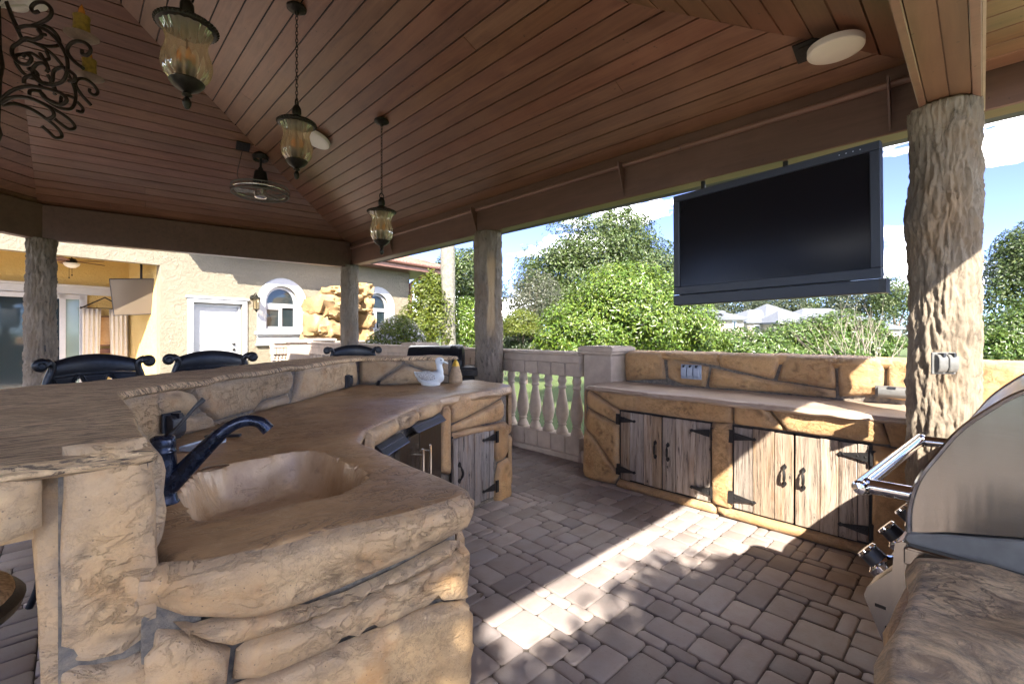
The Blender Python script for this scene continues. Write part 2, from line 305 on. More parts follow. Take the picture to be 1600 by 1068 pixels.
# ------------------------------------------------------------------ geometry helpers
class G:
    def __init__(s): s.v = []; s.f = []
    def add(s, vs, fs):
        o = len(s.v); s.v += [tuple(map(float, p)) for p in vs]; s.f += [[i + o for i in f] for f in fs]; return s
    def box(s, c, d, m=None):
        x, y, z = d[0] / 2, d[1] / 2, d[2] / 2
        vs = [Vector((a * x, b * y, e * z)) for a in (-1, 1) for b in (-1, 1) for e in (-1, 1)]
        if m is not None: vs = [m @ p for p in vs]
        c = Vector(c); return s.add([p + c for p in vs], [(0, 1, 3, 2), (4, 6, 7, 5), (0, 4, 5, 1), (2, 3, 7, 6), (0, 2, 6, 4), (1, 5, 7, 3)])
    def span(s, a, b): return s.box([(a[i] + b[i]) / 2 for i in range(3)], [abs(b[i] - a[i]) for i in range(3)])
    def prism(s, poly, vec):
        n = len(poly); vec = Vector(vec); p = [Vector(q) for q in poly]
        return s.add(p + [q + vec for q in p], [list(range(n))[::-1], list(range(n, 2 * n))] + [(i, (i + 1) % n, n + (i + 1) % n, n + i) for i in range(n)])
    def tube(s, pts, r, n=8, closed=False, caps=True, flat=1.0):
        p = [Vector(q) for q in pts]; k = len(p); rs = r if hasattr(r, '__len__') else [r] * k
        tg = []
        for i in range(k):
            a = p[(i - 1) % k] if (closed or i > 0) else p[i]; b = p[(i + 1) % k] if (closed or i < k - 1) else p[i]
            t = (b - a); tg.append(t.normalized() if t.length > 1e-9 else Vector((0, 0, 1)))
        nrm = tg[0].orthogonal().normalized(); vs = []
        for i in range(k):
            nrm = (nrm - tg[i] * nrm.dot(tg[i])); nrm = nrm.normalized() if nrm.length > 1e-6 else tg[i].orthogonal().normalized()
            bn = tg[i].cross(nrm)
            vs += [p[i] + nrm * (math.cos(6.28318 * j / n) * rs[i]) + bn * (math.sin(6.28318 * j / n) * rs[i] * flat) for j in range(n)]
        fs = [(i * n + j, i * n + (j + 1) % n, ((i + 1) % k) * n + (j + 1) % n, ((i + 1) % k) * n + j) for i in range(k if closed else k - 1) for j in range(n)]
        if caps and not closed: fs += [list(range(n))[::-1], list(range((k - 1) * n, k * n))]
        return s.add(vs, fs)
    def lathe(s, prof, c=(0, 0, 0), n=24, flute=0, amp=0., axis=None):
        vs = []; fs = []; c = Vector(c)
        for (r, z) in prof:
            for j in range(n):
                a = 6.28318530718 * j / n; rr = r * (1 + amp * (abs(math.cos(a * flute / 2)) - .5)) if flute else r
                q = Vector((rr * math.cos(a), rr * math.sin(a), z))
                vs.append(c + (axis @ q if axis is not None else q))
        k = len(prof)
        fs = [(i * n + j, i * n + (j + 1) % n, (i + 1) * n + (j + 1) % n, (i + 1) * n + j) for i in range(k - 1) for j in range(n)]
        if prof[0][0] > 1e-4: fs.append(list(range(n))[::-1])
        if prof[-1][0] > 1e-4: fs.append(list(range((k - 1) * n, k * n)))
        return s.add(vs, fs)
    def cyl(s, a, b, r, n=12): return s.tube([a, b], r, n)
    def xf(s, m): s.v = [tuple(m @ Vector(p)) for p in s.v]; return s

def build(name, g, mat, parent=None, smooth=35, bevel=0, seg=1):
    me = bpy.data.meshes.new(name); me.from_pydata(g.v, [], g.f)
    if bevel:
        bm = bmesh.new(); bm.from_mesh(me); bmesh.ops.remove_doubles(bm, verts=bm.verts, dist=1e-5)
        es = [e for e in bm.edges if len(e.link_faces) == 2 and e.calc_face_angle(0) > .5]
        bmesh.ops.bevel(bm, geom=es, offset=bevel, segments=seg, affect='EDGES', profile=.5, clamp_overlap=True)
        bmesh.ops.recalc_face_normals(bm, faces=bm.faces); bm.to_mesh(me); bm.free()
    else:
        bm = bmesh.new(); bm.from_mesh(me); bmesh.ops.recalc_face_normals(bm, faces=bm.faces); bm.to_mesh(me); bm.free()
    if smooth:
        me.shade_smooth(); me.set_sharp_from_angle(angle=R(smooth))
    if mat is not None: me.materials.append(MAT[mat] if isinstance(mat, str) else mat)
    o = bpy.data.objects.new(name, me); COL.objects.link(o)
    if parent is not None: o.parent = parent
    return o

def tag(o, label=None, cat=None, group=None, kind=None):
    for k, v in (('label', label), ('category', cat), ('group', group), ('kind', kind)):
        if v: o[k] = v
    return o
def thing(name, loc, label, cat, rz=0., group=None):
    o = bpy.data.objects.new(name, None); COL.objects.link(o); o.empty_display_size = .1
    o.location = loc; o.rotation_euler = (0, 0, rz); return tag(o, label, cat, group)
def copy_tree(o, parent=None):
    c = o.copy(); COL.objects.link(c)
    if parent is not None: c.parent = parent
    for ch in list(o.children): copy_tree(ch, c)
    return c
def catmull(pts, k=6, closed=False):
    P = [Vector(p) for p in pts]; n = len(P); out = []
    for i in range(n if closed else n - 1):
        a = P[(i - 1) % n] if (closed or i > 0) else P[i] * 2 - P[i + 1]; b = P[i]; c = P[(i + 1) % n]
        d = P[(i + 2) % n] if (closed or i < n - 2) else c * 2 - b
        for j in range(k):
            t = j / k; out.append(.5 * ((2 * b) + (c - a) * t + (2 * a - 5 * b + 4 * c - d) * t * t + (3 * b - a - 3 * c + d) * t ** 3))
    if not closed: out.append(P[-1])
    return out
def seg_dist(P, poly, closed=True):
    P = np.asarray(P, float); A = np.asarray(poly, float); B = np.roll(A, -1, 0)
    if not closed: A = A[:-1]; B = B[:-1]
    best = np.full(len(P), 1e9)
    for a, b in zip(A, B):
        d = b - a; L = d @ d + 1e-12; t = np.clip(((P - a) @ d) / L, 0, 1)
        best = np.minimum(best, np.hypot(*(P - a - t[:, None] * d).T))
    return best
def inside(P, poly):
    P = np.asarray(P, float); A = np.asarray(poly, float); B = np.roll(A, -1, 0); r = np.zeros(len(P), bool)
    for a, b in zip(A, B):
        c = (a[1] > P[:, 1]) != (b[1] > P[:, 1])
        with np.errstate(divide='ignore', invalid='ignore'): x = (b[0] - a[0]) * (P[:, 1] - a[1]) / (b[1] - a[1]) + a[0]
        r ^= c & (P[:, 0] < x)
    return r
def area2(p): p = np.asarray(p); q = np.roll(p, -1, 0); return .5 * np.sum(p[:, 0] * q[:, 1] - q[:, 0] * p[:, 1])
def resample(poly, step, wob=0., seed=0.):
    out = []; n = len(poly)
    for i in range(n):
        a = np.array(poly[i], float); b = np.array(poly[(i + 1) % n], float); k = max(1, int(np.hypot(*(b - a)) / step + .5))
        for j in range(k):
            q = a + (b - a) * j / k
            if wob: 
                w = mn.noise_vector(Vector((q[0] * 7 + seed, q[1] * 7, seed * 3.1))); q = q + np.array([w.x, w.y]) * wob
            out.append(q)
    return out
def fill(outer, holes=(), rings=(), grid=.04, extra=()):
    """triangulate a plan polygon with inner rings and a grid of points; gives (points, triangles, distance to the outline)"""
    outer = [np.array(p) for p in outer]; loops = [outer] + [[np.array(p) for p in h] for h in holes]
    pts = []; edges = []
    for lp in loops:
        o = len(pts); n = len(lp); pts += lp; edges += [(o + i, o + (i + 1) % n) for i in range(n)]
    sgn = 1 if area2(outer) > 0 else -1
    oa = np.array(outer); nx = np.roll(oa, -1, 0) - np.roll(oa, 1, 0); nl = np.hypot(nx[:, 0], nx[:, 1]) + 1e-9
    inn = np.stack([-nx[:, 1] / nl, nx[:, 0] / nl], 1) * sgn; cand = []
    for d in rings:
        q = oa + inn * d; ok = inside(q, oa) & (seg_dist(q, oa) > d * .86); cand += list(q[ok])
    lo = oa.min(0); hi = oa.max(0)
    gx, gy = np.meshgrid(np.arange(lo[0] + grid * .5, hi[0], grid), np.arange(lo[1] + grid * .5, hi[1], grid))
    q = np.stack([gx.ravel(), gy.ravel()], 1)
    if len(q):
        q = q + rng.uniform(-.2, .2, q.shape) * grid
        md = max(rings) + grid * .4 if rings else grid * .4
        q = q[inside(q, oa)]
        if len(q): q = q[seg_dist(q, oa) > md]
        cand += list(q)
    cand += [np.array(e) for e in extra]
    if holes and cand:
        ca = np.array(cand); keep = np.ones(len(ca), bool)
        for h in holes: keep &= ~inside(ca, h) & (seg_dist(ca, h) > grid * .3)
        cand = list(ca[keep])
    allp = pts + cand
    V, E, Fc, *_ = delaunay_2d_cdt([Vector((p[0], p[1])) for p in allp], edges, [], 0, 1e-6)
    V = np.array([(p[0], p[1]) for p in V]); T = np.array([f for f in Fc if len(f) == 3])
    cen = V[T].mean(1); ok = inside(cen, oa)
    for h in holes: ok &= ~inside(cen, h)
    T = T[ok]
    return V, T, seg_dist(V, oa)

class Path:
    """a vertical wall following a plan line; +h is the side the camera sees (left of travel when flip is False)"""
    def __init__(s, pts, flip=False, lean=0.):
        s.p = [np.array(q, float) for q in pts]; s.d = [b - a for a, b in zip(s.p, s.p[1:])]; s.L = [np.hypot(*d) for d in s.d]
        s.S = np.concatenate([[0], np.cumsum(s.L)]); s.fl = -1 if flip else 1; s.lean = lean
        s.n = [np.array([-d[1], d[0]]) / l * s.fl for d, l in zip(s.d, s.L)]
    def at(s, u, z, h=0.):
        i = int(np.clip(np.searchsorted(s.S, u, 'right') - 1, 0, len(s.L) - 1)); t = (u - s.S[i]) / s.L[i]
        n = s.n[i].copy(); e = .06
        if i < len(s.L) - 1 and u > s.S[i + 1] - e: w = (u - s.S[i + 1] + e) / (2 * e); n = n * (1 - w) + s.n[i + 1] * w
        elif i > 0 and u < s.S[i] + e: w = (s.S[i] + e - u) / (2 * e); n = n * (1 - w) + s.n[i - 1] * w
        n = n / (np.hypot(*n) + 1e-9); q = s.p[i] + s.d[i] * t + n * (h - s.lean * z); return (q[0], q[1], z)
    def px(s, x, y, lo=-9, hi=9):
        d = ray(x, y); best = None
        for i in range(len(s.L)):
            den = d[:2] @ s.n[i]
            if abs(den) < 1e-6: continue
            t = (s.p[i] @ s.n[i]) / den
            if t <= 0: continue
            u = ((t * d[:2] - s.p[i]) @ s.d[i]) / s.L[i]
            ex = max(0, -u - .02 if i > 0 else 0, u - s.L[i] - .02 if i < len(s.L) - 1 else 0)
            if best is None or (ex, t) < best[3]: best = (t, s.S[i] + u, EYE + t * d[2], (ex, t))
        return (best[1], best[2])

def stone(path, poly, depth=.03, rad=.03, mat='stone_beige', parent=None, name='stone', grid=.04, gap=-.003, rough=.006, fill_z=None):
    poly = [np.array(p, float) for p in poly]
    if area2(poly) < 0: poly = poly[::-1]
    c = np.mean(poly, 0)
    per = resample(poly, .045, .006, random.random() * 50)
    n = len(per); pa = np.array(per); tg = np.roll(pa, -1, 0) - np.roll(pa, 1, 0); tl = np.hypot(tg[:, 0], tg[:, 1]) + 1e-9
    pa = pa + np.stack([-tg[:, 1] / tl, tg[:, 0] / tl], 1) * gap
    if not (area2(pa) > 1e-4): return None
    V, T, D = fill(list(pa), (), (rad * .25, rad * .6, rad * 1.05), grid)
    vs = []; sd = random.random() * 90; cav = []; edge = []
    for (u, z), d in zip(V, D):
        q = min(1., d / rad); h = depth * math.sqrt(max(0, 1 - (1 - q) ** 2)) - .012 * (d < 1e-4)
        w = Vector((u * 5 + sd, z * 5, sd)); h += q * (mn.fractal(w, .9, 2.1, 4) * rough * 1.6 + mn.noise(w * .45) * rough * 1.8)
        w2 = w * 3.2 + mn.noise_vector(w * 1.3) * .35; chip = mn.noise(Vector((w2.x, w2.y * 1.5, sd))); cv = max(0., 1 - abs(chip) / .11) * max(0., min(1., .5 + 2.2 * mn.noise(w * .8)))
        h -= q * (cv * .0035 + (.0035 if chip > 0 else 0) * max(0., min(1., .3 + 2 * mn.noise(w * .6 + Vector((9, 9, 9))))))
        vs.append(path.at(u, z, h)); cav.append(cv * q); edge.append(max(0., 1 - d / .05))
    g = G(); g.add(vs, [list(t) for t in T])
    o = build(name, g, mat, parent, 60)
    for nm, val in (('cav', cav), ('edge', edge)): o.data.attributes.new(nm, 'FLOAT', 'POINT').data.foreach_set('value', np.array(val, np.float32))
    return o

def slab(outline, ztop, thick, mat, parent, name, bull=.03, grid=.05, bowl=None, wob=.006, amp=.004, tilt=None, flare=.012):
    if area2(outline) < 0: outline = outline[::-1]
    per = resample(outline, .04, wob, 3.3)
    extra = []
    if bowl:
        q = np.array(bowl['rim']); lo = q.min(0) - .06; hi = q.max(0) + .06
        gx, gy = np.meshgrid(np.arange(lo[0], hi[0], .017), np.arange(lo[1], hi[1], .017)); e = np.stack([gx.ravel(), gy.ravel()], 1)
        extra = list(e[inside(e, np.array(per)) & (seg_dist(e, np.array(per)) > .05)])
    V, T, D = fill(per, (), (bull * .15, bull * .45, bull), grid, extra)
    Z = np.full(len(V), 0.)
    if bowl:
        ins = inside(V, bowl['rim']); dd = seg_dist(V, bowl['rim']); s = np.clip(dd / bowl['wall'], 0, 1); s = 1 - (1 - s) ** 2.2
        dep = bowl['depth']; dep = dep * np.clip(.55 + .9 * (dd / .12), .55, 1.) if False else dep
        Z = np.where(ins, -dep * s - .004, 0) + np.where(~ins & (dd < .02), -.004 * (1 - dd / .02), 0)
    vs = []
    for (x, y), d, b in zip(V, D, Z):
        q = min(1., d / bull); z = ztop + (tilt(x, y) if tilt else 0) - bull * (1 - math.sqrt(max(0, 1 - (1 - q) ** 2))) + b
        z += mn.fractal(Vector((x * 4, y * 4, ztop)), .9, 2, 4) * amp * 1.5
        vs.append((x, y, z))
    g = G(); g.add(vs, [list(t) for t in T])
    # sides: drop from the outline
    key = {(round(p[0], 5), round(p[1], 5)): i for i, p in enumerate(V)}
    idx = [key.get((round(p[0], 5), round(p[1], 5))) for p in per]; idx = [i for i in idx if i is not None]
    pa = V[idx]; tg = np.roll(pa, -1, 0) - np.roll(pa, 1, 0); tl = np.hypot(tg[:, 0], tg[:, 1]) + 1e-9; out = np.stack([tg[:, 1] / tl, -tg[:, 0] / tl], 1)
    prev = idx; m = len(idx); zt = [g.v[i][2] for i in idx]
    for lv, (f, o) in enumerate(((.3, 1.), (.65, .7), (1., -1.2), (1.0, -6.))):
        ring = []
        for k in range(m):
            w = mn.noise(Vector((pa[k][0] * 6, pa[k][1] * 6, f * 3))) * flare
            q = pa[k] + out[k] * (flare * o + w); ring.append((q[0], q[1], zt[k] + bull * 0 - thick * f + w * .8))
        o0 = len(g.v); g.v += ring
        g.f += [[prev[k], prev[(k + 1) % m], o0 + (k + 1) % m, o0 + k] for k in range(m)]
        prev = list(range(o0, o0 + m))
    if not bowl: g.f.append(prev[::-1])
    o = build(name, g, mat, parent, 50)
    if bowl:
        val = np.zeros(len(g.v), np.float32); val[:len(V)] = np.clip(-Z / .06, 0, 1); o.data.attributes.new('bowl', 'FLOAT', 'POINT').data.foreach_set('value', val)
    return o

def rock_geo(g, c, size, seed, sub=3, amp=.18, box=.55):
    bm = bmesh.new(); bmesh.ops.create_icosphere(bm, subdivisions=sub, radius=1.)
    vs = []; bm.verts.ensure_lookup_table()
    for v in bm.verts:
        p = v.co.normalized(); q = Vector((math.copysign(abs(p.x) ** box, p.x), math.copysign(abs(p.y) ** box, p.y), math.copysign(abs(p.z) ** box, p.z)))
        w = 1 + amp * mn.fractal(p * 2.3 + Vector((seed * 7.1, seed * 3.3, seed)), .9, 2, 4); vs.append((c[0] + q.x * size[0] / 2 * w, c[1] + q.y * size[1] / 2 * w, c[2] + q.z * size[2] / 2 * w))
    fs = [[x.index for x in f.verts] for f in bm.faces]; bm.free(); g.add(vs, fs); return g

def leaf_mesh(name, P, Nrm, size, mat, parent=None, aspect=.42, droop=.3, kind=None):
    """one small folded leaf per point"""
    n = len(P); P = np.asarray(P); Nn = Nrm + rng.normal(0, .55, (n, 3)); Nn /= np.linalg.norm(Nn, axis=1)[:, None] + 1e-9
    r = rng.normal(0, 1, (n, 3)); r[:, 2] -= droop; a = r - (r * Nn).sum(1)[:, None] * Nn; a /= np.linalg.norm(a, axis=1)[:, None] + 1e-9
    b = np.cross(Nn, a); s = size * rng.uniform(.65, 1.3, n)[:, None]
    v = np.stack([P, P + a * s * .5 + b * s * aspect * .5 + Nn * s * .08, P + a * s - Nn * s * .06, P + a * s * .5 - b * s * aspect * .5 + Nn * s * .08], 1).reshape(-1, 3)
    me = bpy.data.meshes.new(name); me.vertices.add(4 * n); me.vertices.foreach_set('co', v.astype(np.float32).ravel())
    i = np.arange(n) * 4; tri = np.stack([i, i + 1, i + 2, i, i + 2, i + 3], 1).reshape(-1)
    me.loops.add(6 * n); me.loops.foreach_set('vertex_index', tri.astype(np.int32)); me.polygons.add(2 * n)
    me.polygons.foreach_set('loop_start', (np.arange(2 * n) * 3).astype(np.int32)); me.polygons.foreach_set('loop_total', np.full(2 * n, 3, np.int32))
    me.update(calc_edges=True); me.materials.append(MAT[mat])
    o = bpy.data.objects.new(name, me); COL.objects.link(o)
    if parent is not None: o.parent = parent
    return o
def blob_points(blobs, n, ncl=60, spread=.22, shell=(.72, 1.02), low=-.6):
    """clustered points in the outer shell of ellipsoids [(cx,cy,cz, rx,ry,rz)]"""
    w = np.array([b[3] * b[4] + b[3] * b[5] + b[4] * b[5] for b in blobs]); w = w / w.sum(); P = []; Nn = []
    for b, f in zip(blobs, w):
        k = max(4, int(ncl * f * len(blobs) ** .5)); m = int(n * f); c = np.array(b[:3]); rad = np.array(b[3:])
        d = rng.normal(0, 1, (k * 3, 3)); d /= np.linalg.norm(d, axis=1)[:, None]; d = d[d[:, 2] > low][:k]
        cc = d * rng.uniform(*shell, (len(d), 1)); wt_ = rng.uniform(.5, 1.5, len(d)); wt_ /= wt_.sum()
        ch = rng.choice(len(d), m, p=wt_); q = cc[ch] + rng.normal(0, spread, (m, 3)); L = np.linalg.norm(q, axis=1)
        q = q / np.maximum(1, L / 1.12)[:, None]
        P.append(c + q * rad); nn = d[ch] * .6 + q * .6; nn[:, 2] += .35; Nn.append(nn)
    return np.concatenate(P), np.concatenate(Nn)
def tree(name, base, blobs, n, size, mat, label, cat, h_trunk, r_trunk, limbs=5, ncl=90, spread=.2, aspect=.45, group=None, shell=(.72, 1.02), bark='trunk', low=-.6, lean=0.):
    t = thing(name, base, label, cat, 0, group); g = G()
    top = Vector((lean, 0, h_trunk)); g.tube(catmull([(0, 0, -.1), (.03 + lean * .3, .02, h_trunk * .5), tuple(top)], 4), [r_trunk * (1.25 - .5 * i / 8) for i in range(9)], 9)
    for i in range(limbs):
        b = blobs[i % len(blobs)]; e = Vector((b[0], b[1], b[2])) + Vector((rng.uniform(-.5, .5) * b[3], rng.uniform(-.5, .5) * b[4], rng.uniform(-.1, .5) * b[5]))
        m = top.lerp(e, .5) + Vector((rng.uniform(-.1, .1), rng.uniform(-.1, .1), .1)) * r_trunk * 6
        g.tube(catmull([tuple(top * .85), tuple(m), tuple(e)], 4), [r_trunk * (.6 - .5 * k / 8) for k in range(9)], 6)
    build('trunk', g, bark, t)
    P, Nn = blob_points(blobs, n, ncl, spread, shell, low); leaf_mesh('crown', P, Nn, size, mat, t, aspect); return t

def rebase(t, loc):
    loc = Vector(loc); t.location = loc
    for c in t.children: c.location = c.location - loc
    return t
SUNK = []
# ================================================================== GROUND
g = G(); g.add([(-400, -400, -.06), (900, -400, -.06), (900, 900, -.06), (-400, 900, -.06)], [(0, 1, 2, 3)])
tag(build('lawn', g, 'lawn', smooth=0), kind='structure', label='green lawn stretching beyond the balustrade')
g = G(); g.span((-12, -3, -.2), (4.45, 12.2, -.012)); patio = tag(build('patio', g, 'sand', smooth=0), kind='structure', label='patio of tumbled rectangular concrete pavers')
MOD = .0735; NX, NY = int(11.3 / MOD), int(15 / MOD); X0, Y0 = -6.95, -2.95
occ = np.zeros((NX, NY), bool); pav = []
SZ = [(3, 2), (3, 2), (3, 3), (2, 2), (4, 2), (3, 1), (2, 3), (3, 2), (2, 2), (2, 1), (3, 2)]
for j in range(NY):
    for i in range(NX):
        if occ[i, j]: continue
        opts = random.sample(SZ, len(SZ))
        for (a, b) in opts + [(2, 1), (1, 2), (1, 1)]:
            if i + a <= NX and j + b <= NY and not occ[i:i + a, j:j + b].any():
                if (a, b) == (1, 1) and random.random() < .2: pass
                occ[i:i + a, j:j + b] = True; pav.append((X0 + (i + a / 2) * MOD, Y0 + (j + b / 2) * MOD, a, b)); break
def paver_geo(a, b, g=None, c=(0, 0, 0), rot=0.):
    w, h = a * MOD - .0045, b * MOD - .0045; g = g or G(); r = .008; k = .014
    def ring(dw, z): 
        x, y = w / 2 - dw, h / 2 - dw; q = min(k, x * .5, y * .5)
        return [(-x + q, -y, z), (x - q, -y, z), (x, -y + q, z), (x, y - q, z), (x - q, y, z), (-x + q, y, z), (-x, y - q, z), (-x, -y + q, z)]
    v = ring(0, -.05) + ring(0, -r) + ring(r * .35, -r * .3) + ring(r * 1.15, 0)
    f = [(l * 8 + i, l * 8 + (i + 1) % 8, l * 8 + 8 + (i + 1) % 8, l * 8 + 8 + i) for l in range(3) for i in range(8)] + [tuple(range(24, 32))]
    cs, sn = math.cos(rot), math.sin(rot)
    g.add([(c[0] + p[0] * cs - p[1] * sn, c[1] + p[0] * sn + p[1] * cs, c[2] + p[2]) for p in v], f); return g
def vis_area(x, y, a, b):
    if not ((.95 < x < 3.72 and .2 < y < 3.6 and not (x < 2.9 and y > 1.9 + (x - 1) * .75)) or (2.3 < x < 4.1 and 2.9 < y < 4.4) or (-1.4 < x < .05 and 1.25 < y < 3.0)): return 0
    d = x * FW[0] + y * FW[1]
    return 0 if d < .5 else a * b / d ** 3
pav.sort(key=lambda p: -vis_area(*p)); PM = {}; gs = G()
for k, (x, y, a, b) in enumerate(pav):
    rz = random.gauss(0, .006); dz = random.uniform(-.003, .002)
    if k < 298:
        if (a, b) not in PM: PM[(a, b)] = build('paver', paver_geo(a, b), 'paver', patio, 50)
        src = PM[(a, b)]; o = src if not src.get('used') else src.copy()
        if o is src: src['used'] = 1
        else: COL.objects.link(o); o.parent = patio
        o.location = (x, y, dz); o.rotation_euler = (random.gauss(0, .006), random.gauss(0, .006), rz + (math.pi if random.random() < .5 else 0))
    elif -4 < x and y < 11.5: paver_geo(a, b, gs, (x, y, dz), rz)
for o in PM.values():
    if 'used' in o: del o['used']
tag(build('pavers', gs, 'paver', patio, 50), kind='stuff')

# ================================================================== PAVILION
pav_t = thing('pavilion', (0, 0, 0), 'open pavilion with stained board ceiling, dark beams and bark textured posts', 'pavilion')
A0, B0, C0 = Vector((3.85, 8.55, 3.17)), Vector((3.85, .30, 3.17)), Vector((-.33, 8.95, 3.15))
D0 = C0 + Vector((-.72, -.69, 0)) * 3.6; D0.z = 3.17; W0 = Vector((-4.6, .30, 3.17)); AP = Vector((-.4, 5.1, 4.87))
def clip(poly, ax, lim, keep_less):
    out = []
    for i in range(len(poly)):
        a, b = poly[i], poly[(i + 1) % len(poly)]; ia = (a[ax] <= lim) == keep_less or a[ax] == lim; ib = (b[ax] <= lim) == keep_less or b[ax] == lim
        if ia: out.append(a)
        if ia != ib and abs(b[ax] - a[ax]) > 1e-9: t = (lim - a[ax]) / (b[ax] - a[ax]); out.append((a[0] + (b[0] - a[0]) * t, a[1] + (b[1] - a[1]) * t))
    return out
ceil_n = 0
def boards(name_parent, P, Q, apex, mat, w=.1575, gap=.0115, thick=.02, butt=.35):
    a = (Q - P).normalized(); up = (apex - P); up = up - a * up.dot(a); H = up.length; up.normalize(); n = a.cross(up).normalized()
    if n.z > 0: n = -n
    tri = [(0., 0.), ((Q - P).dot(a), 0.), ((apex - P).dot(a), H)]
    k = 0; t0 = 0.
    while t0 < H - .03:
        s = clip(clip(tri, 1, t0 + gap, False), 1, t0 + w, True)
        if len(s) >= 3:
            cuts = [-99]; L0 = min(p[0] for p in s); L1 = max(p[0] for p in s)
            if L1 - L0 > 2.2 and random.random() < butt: cuts.append(random.uniform(L0 + .7, L1 - .7))
            cuts.append(99)
            for c0, c1 in zip(cuts, cuts[1:]):
                q = clip(clip(s, 0, c0 + .001, False), 0, c1 - .002, True)
                if len(q) < 3: continue
                ga = G(); dz = random.uniform(-.002, .002); ga.prism([P + a * x + up * y + n * (dz) for x, y in q], -n * thick)
                build('plank', ga, mat, name_parent, 0)
        t0 += w; k += 1
deck = G()
for (p, q, mt) in ((B0, A0, 'plank_y'), (A0, C0, 'plank_x'), (C0, D0, 'plank_x'), (D0, W0, 'plank_y'), (W0, B0, 'plank_x')):
    deck.prism([v + Vector((0, 0, .035)) for v in (p, q, AP)], (0, 0, .09))
def skirt(p, q, out, drop, ln):
    o = Vector((out[0] * ln, out[1] * ln, -drop * ln)); deck.prism([p + Vector((0, 0, .036)), q + Vector((0, 0, .036)), q + o + Vector((0, 0, .036)), p + o + Vector((0, 0, .036))], (0, 0, .088))
skirt(B0 + Vector((0, -1.1, 0)), A0 + Vector((0, .6, 0)), (1, 0), .35, .8); skirt(A0, C0, (.1, 1), .4, .75); skirt(C0, D0, (-.69, .72), .4, .75)
deck.span((-4.7, -.87, 3.055), (3.84, .29, 3.15)); deck.span((-4.7, .15, 3.07), (3.842, .297, 3.33)); deck.span((-11, -.87, 3.06), (-4.69, 7, 3.15))  # last span: unseen roof wing added to darken what the hood reflects
build('roof', deck, 'slate', pav_t, 0)
ceiling = G(); ceiling.prism([Vector((v.x, v.y, v.z + .022)) for v in (B0, A0, AP)], (0, 0, .01))
for (p, q) in ((A0, C0), (C0, D0), (D0, W0), (W0, B0)): ceiling.prism([Vector((v.x, v.y, v.z + .022)) for v in (p, q, AP)], (0, 0, .01))
ceil_o = build('ceiling', ceiling, 'black_iron', pav_t, 0)
boards(ceil_o, B0, A0, AP, 'plank_y'); boards(ceil_o, A0, C0, AP, 'plank_x', .157); boards(ceil_o, C0, D0, AP, 'plank_x')
boards(ceil_o, D0, W0, AP, 'plank_y'); boards(ceil_o, W0, B0, AP, 'plank_x')
# eave soffit past the cross beam
sg = G(); sg.span((-1.0, -.85, 2.995), (3.84, .03, 3.01)); sof = build('soffit', sg, 'black_iron', pav_t, 0)
x = 3.83
while x > -.9:
    gp = G(); gp.span((x - .155, -.86, 2.972), (x, .025, 2.992)); build('plank', gp, 'plank_y', sof, 0, bevel=.002); x -= .162
fg = G(); fg.span((-4.7, -.90, 2.90), (3.84, -.872, 3.16)); build('fascia', fg, 'beam_wood', pav_t, 0)
# beams
def beam(name, p, q, w, z0, z1, mat='beam_wood', parent=pav_t, bev=.008):
    p = Vector((*p, 0)); q = Vector((*q, 0)); d = (q - p); n = Vector((d.y, -d.x, 0)).normalized() * w
    gg = G(); gg.prism([(p.x, p.y, z0), (q.x, q.y, z0), (q.x + n.x, q.y + n.y, z0), (p.x + n.x, p.y + n.y, z0)], (0, 0, z1 - z0)); return build(name, gg, mat, parent, 30, bevel=bev)
AB = beam('beam', (3.85, 8.62), (3.85, -.87), -.16, 2.75, 3.185); BC = beam('beam', (3.84, 8.552), (-.33, 8.952), -.15, 2.71, 3.18)
beam('beam', (-.34, 8.95), (D0.x, D0.y), -.15, 2.71, 3.18)
BB = beam('beam', (-4.6, .04), (3.843, .04), -.18, 2.765, 3.06)
for (y0, y1, z0) in ((.221, .256, 2.748), (.0, .038, 2.748)): gt = G(); gt.span((-4.6, y0, z0), (3.846, y1, 2.99)); build('trim', gt, 'trim_wood', BB, 0, bevel=.004)
gt = G(); gt.span((-4.6, -.012, 2.752), (3.846, -.001, 2.99)); build('edge_light_strip', gt, 'cast_stone', BB, 0)  # pale strip stands for reflected light along the beam's outer edge
gt = G(); gt.span((-4.6, .128, 2.758), (3.84, .217, 2.762)); build('panel', gt, 'plank_x', BB, 0); gt = G(); gt.span((-4.6, .041, 2.758), (3.84, .122, 2.762)); build('panel', gt, 'plank_x', BB, 0)
# rounded trim along the inside of the beams
def rod(name, pts, r, mat, parent, n=8): gg = G(); gg.tube(pts, r, n); return build(name, gg, mat, parent, 50)
rod('trim', [(3.838, .24, 3.07), (3.838, 8.54, 3.07)], .024, 'trim_wood', AB); rod('trim', [(3.83, 8.54, 3.03), (-.32, 8.94, 3.03)], .022, 'trim_wood', BC)
# triangular steel gussets on the beam faces
def gusset(par, base, nrm, side, z0, z1, out=.11):
    b = Vector((*base, 0)); n = Vector((*nrm, 0)).normalized(); s = Vector((*side, 0)).normalized() * .012; gg = G()
    gg.prism([b + Vector((0, 0, z0)) - s * .5, b + Vector((0, 0, z1)) - s * .5, b + n * out + Vector((0, 0, z1)) - s * .5], s); build('gusset', gg, 'beam_wood', par, 0)
for y in (6.85, 4.65, 2.42, .42, 8.4): gusset(AB, (3.849, y), (-1, 0), (0, 1), 2.77, 3.09)
for f in (.03, .42, .93):
    q = C0.lerp(A0, 1 - f); gusset(BC, (q.x + .0, q.y - .001), (-.095, -.99), (1, 0), 2.73, 3.06, .06)
